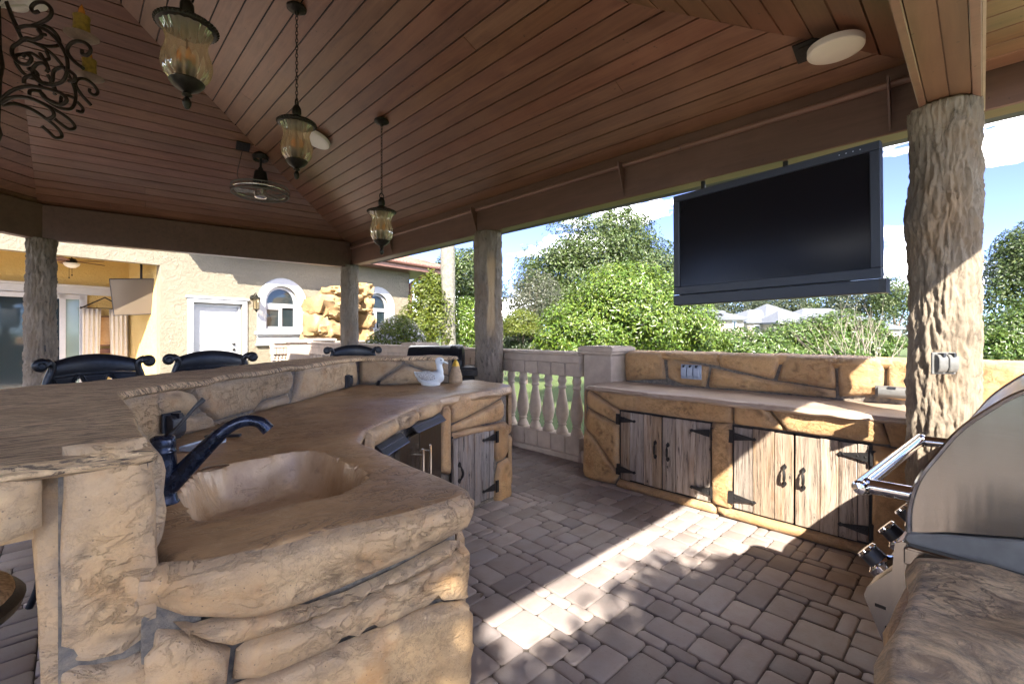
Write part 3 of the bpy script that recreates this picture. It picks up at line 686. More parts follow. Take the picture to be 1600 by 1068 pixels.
# bark posts
def bark_post(name, loc, rad, h, n, m, mat, shape=None, amp=.03, seed=0., scar=None, parent=pav_t, sq=1.0):
    vs = []; sc = []
    for k in range(m + 1):
        z = h * k / m
        for j in range(n):
            a = 6.28318530718 * j / n; ca, sa = math.cos(a), math.sin(a)
            r = rad * (shape(z, a) if shape else 1.0)
            p = Vector((ca * 2.4 * rad / .24, sa * 2.4 * rad / .24, z * 1.6 + seed)); q = Vector((ca * 7.0, sa * 7.0, z * 9.0 + seed)); q += mn.noise_vector(q * .45) * .6
            w = mn.turbulence(q, 5, False, noise_basis='PERLIN_ORIGINAL', amplitude_scale=.55, frequency_scale=2.1) - .9
            b = mn.noise(p) * .8 + mn.noise(q * .5) * .5
            s = scar(z, a) if scar else 0.
            r += (amp * 1.1 * w) * (1 - s * .85) + amp * .8 * b - s * .028
            vs.append((ca * r * sq + loc[0], sa * r / sq + loc[1], z)); sc.append(s)
    fs = [(k * n + j, k * n + (j + 1) % n, (k + 1) * n + (j + 1) % n, (k + 1) * n + j) for k in range(m) for j in range(n)]
    fs += [list(range(n))[::-1], list(range(m * n, m * n + n))]
    gg = G(); gg.add(vs, fs); o = build(name, gg, mat, parent, 180)
    at = o.data.attributes.new('scar', 'FLOAT', 'POINT'); at.data.foreach_set('value', np.array(sc, np.float32)); return o
LA = math.atan2(.695, -.719)        # towards the left of the view
def shB(z, a):
    d = math.cos(a - LA); k = 1 + .02 * math.sin(z * 3)
    k += max(0, d) ** 3 * (.24 * math.exp(-((z - 2.12) / .17) ** 2) - .05 * math.exp(-((z - 2.42) / .22) ** 2) + .10 * math.exp(-((z - 1.0) / .5) ** 2) * 1.0)
    return k + .35 * max(0, .55 - z) * .8 + (.03 if z > 2.6 else 0)
colB = bark_post('column', (3.64, .155), .167, 2.752, 190, 300, 'bark', shB, .015, 3.)
def shM(z, a): return 1 + .03 * math.sin(z * 2.2 + a) + .25 * max(0, .5 - z)
def scM(z, a):
    u = (a - math.atan2(-.75, -.663)); u = (u + math.pi) % 6.28318 - math.pi; c = .18 + .06 * math.sin(z * 4)
    w = .30 + .05 * math.sin(z * 9); t = max(0, 1 - abs(u - c) / w); e = max(0, min(1, (z - 1.38) * 5)) * max(0, min(1, (2.52 - z) * 5)); return min(1, t * 3.5) * e
colM = bark_post('column', (3.90, 4.47), .195, 2.752, 90, 150, 'bark_dark', shM, .020, 11., scM)
colA = bark_post('column', (3.86, 8.50), .175, 2.752, 64, 90, 'bark_dark', None, .018, 23.)
colC = bark_post('column', (-.30, 8.86), .172, 2.72, 90, 130, 'bark_dark', lambda z, a: 1 + .05 * math.sin(z * 1.7) * math.cos(a - LA) + .03 * math.cos(2 * a + z), .026, 31.)

# ================================================================== HOUSE  (local frame: x along the wall, y into the house)
HA = math.atan2(.187, .982)
house = thing('house', (2.5, 13.5, 0), 'cream stucco house with white arched windows and a brown tiled roof', 'house', HA)
def wall_holes(outer, holes, y0, y1, mat, parent, name='wall'):
    lo = resample(outer, 5); hs = [resample(h, 5) for h in holes]
    V, T, D = fill(lo, hs, (), 50.); gg = G(); n = len(V)
    gg.add([(p[0], y0, p[1]) for p in V] + [(p[0], y1, p[1]) for p in V], [list(t) for t in T] + [[i + n for i in t[::-1]] for t in T])
    for lp in [lo] + hs:
        k = len(lp); gg.add([(p[0], y0, p[1]) for p in lp] + [(p[0], y1, p[1]) for p in lp], [(i, (i + 1) % k, k + (i + 1) % k, k + i) for i in range(k)])
    return build(name, gg, mat, parent, 0)
def arch(x0, x1, z0, zs, n=14):
    c = (x0 + x1) / 2; r = (x1 - x0) / 2; return [(x0, z0), (x1, z0)] + [(c + r * math.cos(math.pi * i / n), zs + r * math.sin(math.pi * i / n)) for i in range(n + 1)]
WIN = [(1.353, 2.289, 1.56, 2.30), (4.64, 5.60, 1.56, 2.32)]
holes = [[(-.37, .02), (.755, .02), (.755, 2.2), (-.37, 2.2)]] + [arch(*w) for w in WIN]
wall_holes([(-1.04, -.05), (6.6, -.05), (6.6, 3.66), (-1.04, 3.66)], holes, 0, .22, 'stucco', house)
wall_holes([(-9, 3.03), (-1.041, 3.03), (-1.041, 5.4), (-9, 5.4)], [], 0, .22, 'stucco', house)
wall_holes([(-1.04, 3.662), (.2, 3.662), (.2, 5.4), (-1.04, 5.4)], [], .0, .22, 'stucco', house)
gg = G(); gg.span((6.38, .222, -.05), (6.6, 9, 3.66)); build('wall', gg, 'stucco', house, 0)
# porch room
PD = 2.2
gg = G(); gg.span((-9, PD, 0), (-1.02, PD + .1, 3.7)); build('wall', gg, 'stucco_yellow', house, 0)
gg = G(); gg.span((-1.038, .222, 0), (-.9, PD, 3.7)); build('wall', gg, 'stucco_yellow', house, 0)
gg = G(); gg.span((-9, .223, 3.5), (-1.04, PD, 3.6)); build('ceiling', gg, 'stucco_yellow', house, 0)
gg = G(); gg.span((-9, -.6, .0), (-1.04, PD, .06)); build('porch_floor', gg, 'cast_stone', house, 0)
gg = G(); gg.span((-9, PD - .06, 2.38), (-1.05, PD - .001, 2.56)); gg.span((-9, PD - .1, 2.56), (-1.05, PD - .001, 2.61)); build('header_trim', gg, 'white', house, 0, bevel=.01)
sd = G()
for a, b in ((-2.35, -2.24), (-2.0, -1.86), (-3.4, -3.3)): sd.span((a, PD - .08, .06), (b, PD - .002, 2.38))
sd.span((-6, PD - .08, .06), (-1.9, PD - .002, .16)); sd.span((-6, PD - .08, 2.26), (-1.9, PD - .002, 2.37))
dr = build('sliding_door', sd, 'white', house, 0, bevel=.006)
gg = G(); gg.span((-2.26, PD - .05, .16), (-1.98, PD - .03, 2.28)); build('pane', gg, 'slider_glass', dr, 0)
gg = G(); gg.span((-3.3, PD - .05, .16), (-2.34, PD - .03, 2.28)); gg.span((-6, PD - .05, .16), (-3.4, PD - .03, 2.28)); build('pane', gg, 'window_glass', dr, 0)
gg = G(); gg.span((-1.16, PD - .06, .06), (-1.06, PD - .002, 2.38)); build('pilaster', gg, 'white', house, 0, bevel=.01)
# side door
dt = G()
for a, b, c, d, p in ((-.50, -.38, 0, 2.32, .045), (.76, .88, 0, 2.32, .045), (-.38, .76, 2.2, 2.32, .045), (-.54, .92, 2.30, 2.36, .07)): dt.span((a, -p, c), (b, .0, d))
dt.span((-.372, .06, 0), (-.30, .2, 2.2)); dt.span((.69, .06, 0), (.757, .2, 2.2)); dt.span((-.30, .06, 2.13), (.69, .2, 2.2))
do = build('door', dt, 'white', house, 0, bevel=.012)
gg = G(); gg.span((-.295, .12, .03), (.685, .16, 2.125)); build('door_leaf', gg, 'white', do, 0)
gg = G()
for z0, z1 in ((.25, 1.0), (1.15, 1.98)):
    gg.span((-.17, .108, z0), (.56, .119, z1))
build('door_panel', gg, 'white', do, 0, bevel=.01)
gg = G(); 
for z in (1.02, 1.16): gg.lathe([(0, 0), (.035, 0), (.04, .03), (.02, .05), (0, .052)], (.60, .118, z), 12, axis=Matrix.Rotation(R(90), 3, 'X'))
build('handle', gg, 'black_iron', do)
# arched windows
for k, (x0, x1, z0, zs) in enumerate(WIN):
    fr = G(); o = arch(x0 - .005, x1 + .005, z0, zs); i_ = arch(x0 + .075, x1 - .075, z0 + .07, zs)
    def ringbar(outer, inner, ya, yb):
        n = len(outer); fr.add([(p[0], ya, p[1]) for p in outer] + [(p[0], ya, p[1]) for p in inner] + [(p[0], yb, p[1]) for p in outer] + [(p[0], yb, p[1]) for p in inner],
            [q for i in range(n) for q in ((i, (i + 1) % n, n + (i + 1) % n, n + i), (2 * n + i, 3 * n + i, 3 * n + (i + 1) % n, 2 * n + (i + 1) % n), (i, 2 * n + i, 2 * n + (i + 1) % n, (i + 1) % n), (n + i, n + (i + 1) % n, 3 * n + (i + 1) % n, 3 * n + i))])
    ringbar(o, i_, .05, .15); cx = (x0 + x1) / 2
    fr.span((x0 + .07, .055, zs - .13), (x1 - .07, .145, zs - .02)); fr.span((cx - .035, .05, z0 + .06), (cx + .035, .14, zs - .12)); fr.span((x0 + .07, .07, zs - .19), (cx - .03, .13, zs - .125))
    w = build('window', fr, 'white', house, 0)
    gg = G(); gg.prism([(p[0], .10, p[1]) for p in arch(x0 + .05, x1 - .05, z0 + .05, zs)], (0, .01, 0)); build('pane', gg, 'window_glass', w, 0)
    fr = G(); ringbar(arch(x0 - .21, x1 + .26, z0 - .06, zs), arch(x0 - .004, x1 + .004, z0 - .0, zs), -.055, .03); build('surround', fr, 'white', w, 0, bevel=.012)
    fr = G(); fr.span((x0 - .28, -.13, z0 - .16), (x1 + .33, 0, z0 - .06)); fr.span((x0 - .24, -.09, z0 - .21), (x1 + .29, 0, z0 - .16)); fr.span((x0 - .22, -.05, z0 - .40), (x1 + .27, 0, z0 - .21)); fr.span((x0 - .27, -.08, z0 - .46), (x1 + .32, 0, z0 - .40)); build('sill', fr, 'white', w, 0, bevel=.012)
# eave, roof, gutter
OV = .66
gg = G(); gg.span((.1, -OV, 3.66), (8.0, .3, 3.70)); gg.span((6.4, .3, 3.66), (8.0, 9, 3.70)); build('soffit', gg, 'gutter', house, 0)
gg = G(); gg.span((-.2, -OV - .03, 3.66), (8.03, -OV, 3.84)); gg.tube([(-.3, -OV - .06, 3.86), (8.1, -OV - .06, 3.86)], .065, 8); gg.span((8.0, -OV, 3.66), (8.03, 9, 3.84)); gg.tube([(8.09, -OV, 3.86), (8.09, 9, 3.86)], .065, 8); build('gutter', gg, 'gutter', house, 40)
rf = G(); E1, E2, E3 = (-1.0, -OV, 3.86), (8.05, -OV, 3.86), (8.05, 9.5, 3.86); P1_, P2_ = (-1.0, 4.4, 5.6), (3.4, 4.4, 5.6)
rf.add([E1, E2, P2_, P1_, E3, (-1.0, 9.5, 3.86)], [(0, 1, 2, 3), (1, 4, 2), (2, 4, 5, 3)])
for q in (0, 1, 2, 4): pass
roof = build('roof', rf, 'tile', house, 0)
rg = G()
for i in range(60):
    x = -.9 + i * .15
    if x > 7.9: break
    t = min(1., (8.05 - x) / 4.65); rg.tube([(x, -OV - .02, 3.90), (x, -OV + 5.06 * t, 3.90 + 1.74 * t)], .055, 6)
for i in range(14):
    f = i / 14; rg.tube([(8.05 - 4.65 * f, -OV + 5.06 * f, 3.92 + 1.74 * f), (8.05 - 4.65 * (f + .085), -OV + 5.06 * (f + .085), 3.95 + 1.74 * (f + .085))], [.075, .055], 6)
tag(build('roof_tiles', rg, 'tile', roof, 60), kind='stuff')
gg = G(); gg.tube(catmull([(6.95, -.6, 3.80), (6.95, -.58, 3.62), (6.75, -.3, 3.42), (6.62, -.06, 3.26), (6.62, -.05, 2.9), (6.62, -.05, .1)], 5), .06, 10); build('downspout', gg, 'gutter', house)

# ================================================================== SINK COUNTER AND BAR
ZC, ZB = .97, 1.225
sc_t = thing('sink_counter', (0, 0, 0), 'beige carved stone bar counter with a moulded sink and raised bar top', 'bar counter')
FRONT = [(.140, 1.185), (.165, 1.155), (.2, 1.130), (.274, 1.112), (.34, 1.112), (.43, 1.102), (.572, 1.076), (.68, 1.052), (.80, 1.052), (.86, 1.068)]
SIDE = [(.885, 1.10), (.90, 1.205), (.905, 1.308), (.905, 1.453), (.905, 1.647), (.915, 1.804), (.93, 1.93)]
BAY = [(1.08, 2.162), (1.252, 2.305), (1.388, 2.396), (1.617, 2.575), (1.766, 2.667), (1.97, 2.79)]
FAR = [(2.12, 2.835), (2.40, 2.865), (2.66, 2.905), (2.84, 2.945), (2.95, 3.06), (2.99, 3.22), (2.97, 3.66)]
SLAB = FRONT + SIDE + BAY + FAR + [(2.60, 3.70), (2.40, 3.78), (2.15, 3.88), (1.92, 4.10), (1.62, 3.84), (1.03, 3.32), (.75, 3.10), (.44, 2.74), (.29, 2.61), (.21, 2.53), (.11, 2.42), (.10, 1.8)]
RIM = [(.245, 1.40), (.235, 1.47), (.24, 1.67), (.29, 1.83), (.37, 1.915), (.5, 1.925), (.62, 1.945), (.685, 1.92), (.73, 1.82), (.735, 1.66), (.735, 1.54), (.705, 1.44), (.65, 1.385), (.58, 1.355), (.49, 1.35), (.386, 1.352), (.30, 1.365)]
RIM = [tuple(p)[:2] for p in catmull([(x, y, 0) for x, y in RIM], 3, True)]
top = slab(SLAB, ZC, .05, 'counter_glaze', sc_t, 'countertop', .028, .05, dict(rim=RIM, wall=.055, depth=.15), .006, .004)
def inset(pts, d):
    p = np.array(pts); t = np.roll(p, -1, 0) - np.roll(p, 1, 0); l = np.hypot(t[:, 0], t[:, 1]); n = np.stack([-t[:, 1] / l, t[:, 0] / l], 1); return p + n * d
core = inset(SLAB, .05)
def ring_wall(name, outline, z0, z1, mat, parent, bottom=False):
    gg = G(); n = len(outline); gg.add([(p[0], p[1], z0) for p in outline] + [(p[0], p[1], z1) for p in outline], [(i, (i + 1) % n, n + (i + 1) % n, n + i) for i in range(n)]); return build(name, gg, mat, parent, 0)
ring_wall('base', core, 0, .93, 'mortar', sc_t)
gg = G(); gg.span((.10, 1.168, 0), (.36, 1.62, .79)); gg.span((.10, 1.168, .79), (.20, 1.3, .90)); build('base', gg, 'mortar', sc_t, 0)
# lip stones just under the edge of the top
lipF = Path([(.098, 1.160)] + [(p[0], p[1] + .004) for p in FRONT], True); L = lipF.S[-1]
stone(lipF, [(.0, .966), (L * .5, .968), (L - .01, .966), (L, .885), (L * .84, .872), (L * .7, .855), (L * .5, .828), (L * .3, .826), (L * .13, .865), (.0, .905)], .040, .045, 'stone_beige', sc_t, grid=.014, gap=-.002, rough=.006)
lipB = Path([(.90, 1.6), (.918, 1.85)] + BAY, True); L = lipB.S[-1]
for a, b in ((.0, .34), (.35, .56), (.57, .76), (.77, 1.0)): stone(lipB, [(L * a, .955), (L * b, .955), (L * b, .875), (L * (a + b) / 2, .862), (L * a, .872)], .03, .03, 'stone_beige', sc_t, gap=-.001)
# front of the base, near the camera
nf = Path([(.118, 1.175), (.19, 1.150), (.34, 1.135), (.6, 1.095), (.84, 1.075), (.885, 1.13), (.905, 1.3), (.91, 1.8)], True)
NF = lambda pts: [nf.px(*p) for p in pts]
stone(nf, NF([(262, 972), (300, 984), (380, 960), (480, 950), (545, 930), (642, 880), (700, 850), (728, 846), (700, 866), (620, 905), (560, 936), (440, 975), (362, 1001), (330, 995)]), .028, .02, 'stone_beige', sc_t, grid=.014, gap=-.006)
stone(nf, NF([(440, 985), (500, 965), (560, 945), (640, 905), (690, 878), (742, 850), (741, 930), (690, 935), (640, 950), (590, 975), (520, 1005), (440, 1035), (367, 1064), (372, 1020), (400, 998)]), .026, .02, 'stone_beige', sc_t, grid=.014, gap=-.006, rough=.009)
stone(nf, NF([(367, 1074), (440, 1045), (520, 1015), (590, 985), (640, 960), (690, 945), (741, 940), (741, 1230), (560, 1260), (367, 1250)]), .026, .02, 'stone_beige', sc_t, grid=.0145, rough=.01)
stone(nf, NF([(234, 972), (285, 992), (340, 1010), (358, 1018), (352, 1072), (355, 1250), (225, 1250), (228, 1020)]), .025, .02, 'stone_beige', sc_t, grid=.0145, rough=.009)
u0 = nf.S[4]
stone(nf, [(u0 + .10, .83), (nf.S[-1], .83), (nf.S[-1], .55), (u0 + .10, .52)], .03, .03, 'stone_beige', sc_t); stone(nf, [(u0 + .10, .50), (nf.S[-1], .53), (nf.S[-1], .02), (u0 + .10, .02)], .03, .03, 'stone_beige', sc_t)
# leg under the near end of the bar
lg = Path([(-.03, 1.182), (.118, 1.176)], True); LG = lambda pts: [lg.px(*p) for p in pts]
gg = G(); gg.span((-.018, 1.18, 0), (.112, 2.45, 1.19)); build('leg', gg, 'mortar', sc_t, 0)
for P in ([(100, 700), (226, 686), (238, 735), (246, 783), (246, 880), (242, 960), (238, 987), (190, 1018), (140, 1031), (95, 1034), (97, 787), (98, 778)], [(95, 1040), (150, 1037), (195, 1027), (246, 1000), (252, 1100), (250, 1290), (95, 1290)]):
    stone(lg, LG(P), .018, .018, 'stone_beige', sc_t, grid=.014, gap=-.002, rough=.008)
ls = Path([(-.028, 2.4), (-.028, 1.19)], True); ls2 = Path([(.122, 1.20), (.126, 2.40)], True)
for a, b in ((.02, .58), (.60, 1.19)): stone(ls, [(.0, a), (1.2, a), (1.2, b), (.0, b)], .022, .04, 'stone_beige', sc_t, gap=-.003)
stone(ls2, [(0.0, .985), (.55, .985), (.55, 1.195), (.0, 1.195)], .02, .03, 'stone_wall', sc_t, gap=-.002); stone(ls2, [(.56, .985), (1.2, .985), (1.2, 1.195), (.56, 1.195)], .02, .03, 'stone_wall', sc_t, gap=-.002)
# bar wall between counter and bar top
WALL = [(.135, 2.38), (.25, 2.50), (.33, 2.58), (.48, 2.71), (.79, 3.06), (1.07, 3.28), (1.66, 3.80), (1.93, 4.04), (2.13, 3.82), (2.40, 3.70), (2.66, 3.58)]
bw = Path(WALL, True); wo_ = [(2.72, 3.76), (2.48, 3.88), (2.22, 4.02), (1.98, 4.26), (1.53, 3.94), (.94, 3.42), (.66, 3.19), (.36, 2.84), (.2, 2.70), (.12, 2.62), (.0, 2.5)]
gg = G(); gg.prism([(p[0], p[1], 0) for p in [(q[0] - .0, q[1] + .012) for q in WALL] + wo_], (0, 0, 1.195)); build('bar_wall', gg, 'mortar', sc_t, 0)
bo = Path(wo_, True)
for i in range(9):
    a = bo.S[-1] * i / 9; b = bo.S[-1] * (i + 1) / 9
    for z0, z1 in ((.02, .4), (.42, .78), (.80, 1.14)): stone(bo, [(a + .01, z0), (b, z0), (b, z1), (a + .01, z1)], .025, .04, 'stone_wall', sc_t, grid=.08)
BWP = lambda pts: [bw.px(*p) for p in pts]
for P in ([(231, 607), (262, 596), (330, 588), (455, 571), (453, 612), (405, 625), (392, 640), (335, 656), (318, 640), (300, 614), (270, 604)],
          [(233, 613), (262, 604), (297, 614), (309, 634), (304, 647), (262, 650), (236, 654)], [(407, 629), (452, 616), (453, 629), (420, 640), (397, 644)],
          [(464, 571), (500, 564), (554, 558), (556, 600), (535, 606), (457, 629)], [(562, 557), (628, 554), (629, 567), (610, 581), (585, 598), (562, 600)],
          [(633, 554), (700, 555), (701, 585), (664, 577), (634, 567)], [(631, 570), (660, 580), (701, 588), (701, 599), (650, 599), (592, 599), (613, 583)],
          [(237, 692), (240, 658), (265, 653), (305, 650), (317, 643), (334, 659), (392, 646), (330, 667), (270, 684)]):
    q = BWP(P); q = [(u, min(max(z, ZC + .002), 1.205)) for u, z in q]; stone(bw, q, .03, .035, 'stone_wall', sc_t, grid=.02, gap=-.004, rough=.007)
stone(bw, [(.0, .975), (.22, .975), (.22, 1.2), (.0, 1.2)], .024, .03, 'stone_wall', sc_t, gap=-.003)
# the raised bar top
BAR = [(.118, 1.158), (.120, 1.37), (.125, 1.9), (.135, 2.34), (.20, 2.40), (.32, 2.52), (.48, 2.66), (.80, 3.02), (1.08, 3.24), (1.5, 3.62), (1.92, 3.98), (2.12, 3.77), (2.40, 3.655), (2.66, 3.545), (2.76, 3.62), (2.74, 3.80), (2.45, 3.95), (2.2, 4.14), (1.95, 4.40), (1.74, 4.33), (1.195, 3.94), (.77, 3.53), (.52, 3.33), (.32, 3.11), (.02, 2.91), (-.2, 2.74), (-.7, 2.5), (-1.3, 2.38), (-1.3, 1.11), (-.6, 1.13), (-.2, 1.145), (-.02, 1.155)]
slab(BAR, ZB, .022, 'bar_top', sc_t, 'bar_top', .012, .06, None, .008, .005, None, .006)
ap = Path([(-1.3, 1.130), (-.6, 1.150), (-.03, 1.172)], True)
stone(ap, [(.0, 1.205), (1.26, 1.205), (1.262, 1.10), (1.18, 1.075), (.95, 1.06), (.6, 1.07), (.0, 1.07)], .03, .04, 'stone_beige', sc_t, grid=.0145, gap=-.002, rough=.008)
gg = G(); gg.span((-1.25, 1.22, 1.07), (-.03, 2.30, 1.12)); build('bar_underside', gg, 'stone_beige', sc_t, 0)
gg = G(); gg.span((-1.28, 1.3, 0), (-1.12, 2.3, 1.10)); build('leg', gg, 'stone_beige', sc_t, 0, bevel=.03)
# far end of the counter with its plank door
c6 = lambda x, y: (560 + x / 3.815, 540 + y / 3.815)
ff = Path([(2.02, 2.835), (2.86, 2.972), (2.95, 3.10), (2.96, 3.6)], True); FFp = lambda pts: [ff.px(*c6(*p)) for p in pts]
for P, m_ in (([(548, 345), (600, 280), (740, 258), (868, 250), (858, 300), (760, 360), (640, 420), (562, 460), (548, 440)], 'stone_ochre'), ([(562, 475), (700, 405), (858, 318), (858, 440), (790, 458), (680, 480), (600, 503), (562, 512)], 'stone_ochre'),
              ([(562, 524), (600, 510), (640, 494), (800, 470), (872, 455), (885, 470), (880, 655), (830, 690), (812, 660), (806, 508), (780, 507), (700, 520), (590, 545), (562, 556)], 'stone_ochre'),
              ([(836, 702), (895, 668), (905, 900), (880, 925), (814, 950), (815, 800)], 'stone_ochre'), ([(492, 340), (540, 350), (545, 500), (545, 760), (530, 764), (482, 748), (484, 480)], 'stone_ochre')):
    q = FFp(P); q = [(u, min(z, .955)) for u, z in q]; stone(ff, q, .03, .03, m_, sc_t, grid=.04)
for z0, z1 in ((.03, .5), (.52, .95)): stone(ff, [(ff.S[1] + .07, z0), (ff.S[-1], z0), (ff.S[-1], z1), (ff.S[1] + .07, z1)], .03, .04, 'stone_ochre', sc_t, grid=.06)

def pbox(path, u0, u1, z0, z1, h0, h1, g):
    v = [path.at(u, z, h) for h in (h0, h1) for u, z in ((u0, z0), (u1, z0), (u1, z1), (u0, z1))]
    return g.add(v, [(0, 1, 2, 3), (7, 6, 5, 4), (0, 4, 5, 1), (1, 5, 6, 2), (2, 6, 7, 3), (3, 7, 4, 0)])
def strap_hinge(path, u, z, s, ln, h, parent):
    gg = G(); pbox(path, u - .036 * (1 if s > 0 else -.15), u + .036 * (.15 if s > 0 else 1), z - .05, z + .05, h - .004, h + .010, gg)
    a = [(u + s * .006, -.030), (u + s * .05, -.024), (u + s * .09, -.016), (u + s * (ln - .03), -.008), (u + s * (ln - .015), -.014), (u + s * ln, 0)]
    poly = a + [(x, -y) for x, y in a[-2::-1]]; n = len(poly)
    gg.add([path.at(x, z + y, h + .004) for x, y in poly] + [path.at(x, z + y, h - .004) for x, y in poly], [tuple(range(n)), tuple(range(n, 2 * n))[::-1]] + [(i, n + i, n + (i + 1) % n, (i + 1) % n) for i in range(n)])
    for q in (.02, .06, ln - .03): gg.lathe([(0, .006), (.006, .005), (.007, 0)], path.at(u + s * q, z, h + .004), 6)
    build('hinge', gg, 'black_iron', parent, 20, bevel=0)
def pull(path, u, z, h, parent):
    gg = G(); gg.tube(catmull([path.at(u, z + .055, h + .004), path.at(u, z + .045, h + .02), path.at(u + .006, z, h + .034), path.at(u, z - .045, h + .02), path.at(u, z - .055, h + .004)], 5), [.006] * 7 + [.010] * 7 + [.006] * 7, 7)
    for dz in (.062, -.062):
        p = [(0, .022), (.012, .008), (.015, -.006), (.006, -.018), (-.006, -.018), (-.015, -.006), (-.012, .008)]; s = 1 if dz > 0 else -1
        gg.add([path.at(u + x, z + dz + y * s, h + .006) for x, y in p] + [path.at(u + x, z + dz + y * s, h - .002) for x, y in p], [tuple(range(7)), tuple(range(7, 14))[::-1]] + [(i, 7 + i, 7 + (i + 1) % 7, (i + 1) % 7) for i in range(7)])
    build('handle', gg, 'black_iron', parent, 30)
def plank_door(path, u0, u1, z0, z1, widths, hinge, parent, mat, h=.006, handle=True, label=None, th=.03):
    gg = G(); pbox(path, u0 - .012, u1 + .012, z0 - .012, z1 + .012, -.012, -.004, gg); d = build('cabinet_door', gg, 'black_iron', parent, 0)
    if label: d['label'] = label
    tot = sum(widths); u = u0; W = u1 - u0
    for i, w in enumerate(widths):
        a, b = u, u + W * w / tot; u = b; g2 = G(); j = random.uniform(-.004, .004); z_lo = z0 + random.uniform(-.006, .006)
        pbox(path, a + .002, b - .002, z_lo, z1 + random.uniform(-.004, .003), h - th, h + j, g2); build('board', g2, mat, d, 0, bevel=.003)
    s = 1 if hinge < 0 else -1; uh = u0 if hinge < 0 else u1
    for z in (z1 - .075, z0 + .085): strap_hinge(path, uh - s * .002, z, s, min(.17, W * .42), h + .010, d)
    if handle: pull(path, u1 - .055 if hinge < 0 else u0 + .055, (z0 + z1) / 2 + .02, h + .006, d)
    return d
ua = ff.px(706, 700)[0]; ub = ff.px(769.5, 700)[0]
plank_door(ff, ua, ub, .05, .635, (.9, 3, 1.4, 1.8, 1.1), 1, sc_t, 'old_board_grey', .022, True)
# steel refrigerator doors in the bay
fb = Path([(.96, 1.98), (1.08, 2.19), (1.252, 2.33), (1.617, 2.60), (2.0, 2.82)], True)
uA, uB, uC = fb.px(618, 700)[0], fb.px(649.5, 700)[0], fb.px(684, 700)[0]
for i, (a, b) in enumerate(((uA, uB - .004), (uB + .004, uC))):
    gg = G(); pbox(fb, a, b, .10, .80, -.01, .028, gg); d = build('steel_door', gg, 'steel', sc_t, 0, bevel=.004)
    uh = b - .05 if i == 0 else a + .06; gg = G(); gg.tube([fb.at(uh, .36, .075), fb.at(uh, .70, .075)], .009, 10)
    for z in (.40, .66): gg.tube([fb.at(uh, z, .02), fb.at(uh, z, .075)], .006, 8)
    build('handle', gg, 'chrome', d)
gg = G(); pbox(fb, uB - .004, uB + .004, .10, .80, -.01, .02, gg); build('gap', gg, 'black_iron', sc_t, 0)
for a, b, z in ((fb.px(585, 700)[0], fb.px(624, 700)[0], .85), (fb.px(638, 700)[0], fb.px(684, 640)[0], .872)):
    gg = G(); v = [fb.at(u, zz, h) for u in (a, b) for zz, h in ((z, .01), (z - .055, .065), (z - .062, .062), (z - .012, -.0))]
    gg.add(v, [(0, 1, 2, 3), (7, 6, 5, 4), (0, 4, 5, 1), (1, 5, 6, 2), (2, 6, 7, 3), (3, 7, 4, 0)]); vz = build('drip_shield', gg, 'black_iron', sc_t, 0)
    g2 = G(); g2.tube([fb.at(a, z - .056, .067), fb.at(b, z - .056, .067)], .0028, 6); g2.tube([fb.at(a, z - .024, .036), fb.at(b, z - .024, .036)], .002, 6); build('rim', g2, 'steel', vz)

# ================================================================== TV COUNTER
tvc = thing('cabinet_counter', (0, 0, 0), 'ochre carved stone counter with two pairs of weathered plank doors and a low backsplash', 'outdoor counter')
tf = Path([(3.72, 2.80), (3.72, -.9)], True); Y = lambda pts: [(2.80 - y, z) for y, z in pts]
gg = G(); gg.prism([(3.735, 2.78, 0), (3.735, -.9, 0), (4.72, -.9, 0), (4.72, 2.70, 0), (4.3, 2.75, 0)], (0, 0, .90)); build('base', gg, 'mortar', tvc, 0)
gg = G(); gg.prism([(4.345, 2.70, .86), (4.345, -.9, .86), (4.72, -.9, .86), (4.72, 2.66, .86)], (0, 0, .375)); build('backsplash', gg, 'mortar', tvc, 0)
for P in ([(2.72, .90), (2.2, .903), (1.36, .903), (1.36, .745), (1.53, .735), (2.0, .735), (2.37, .735), (2.41, .745)], [(2.745, .86), (2.73, .88), (2.42, .735), (2.395, .71), (2.395, .60), (2.62, .67), (2.75, .71)],
          [(2.75, .69), (2.62, .65), (2.395, .575), (2.395, .14), (2.60, .36), (2.70, .45), (2.765, .50)], [(2.785, .48), (2.69, .43), (2.60, .34), (2.395, .11), (2.44, .015), (2.66, .0), (2.80, .02)],
          [(2.42, .0), (2.385, .07), (1.50, .065), (1.47, .0)], [(1.45, .0), (1.48, .065), (.47, .07), (.45, .0)], [(1.515, .725), (1.365, .735), (1.365, .09), (1.38, .075), (1.515, .08)],
          [(1.345, .903), (1.12, .903), (.99, .745), (1.345, .742)], [(1.10, .903), (.46, .903), (.41, .745), (.97, .742)], [(.49, .72), (.2, .72), (.0, .70), (.0, .02), (.43, .02), (.49, .1)], [(.44, .903), (-.1, .903), (-.1, .735), (.40, .735)],
          [(-.02, .70), (-.5, .70), (-.5, .02), (-.02, .02)]):
    stone(tf, Y(P), .032, .032, 'stone_ochre', tvc, gap=-.004, grid=.024)
lf = Path([(4.2, 2.785), (3.74, 2.79)], True); stone(lf, [(0, .02), (.46, .02), (.46, .46), (0, .5)], .03, .04, 'stone_ochre', tvc); stone(lf, [(0, .52), (.46, .48), (.46, .903), (0, .903)], .03, .04, 'stone_ochre', tvc)
TT = [(3.70, 2.76), (3.66, 2.3), (3.675, 1.8), (3.665, 1.4), (3.68, 1.1), (3.655, .9), (3.66, .6), (3.69, .5), (3.70, .2), (3.70, -.9), (4.42, -.9), (4.42, 2.74), (3.9, 2.80)]
slab(TT, .925, .028, 'counter_pale', tvc, 'countertop', .018, .07, None, .008, .004, None, .010)
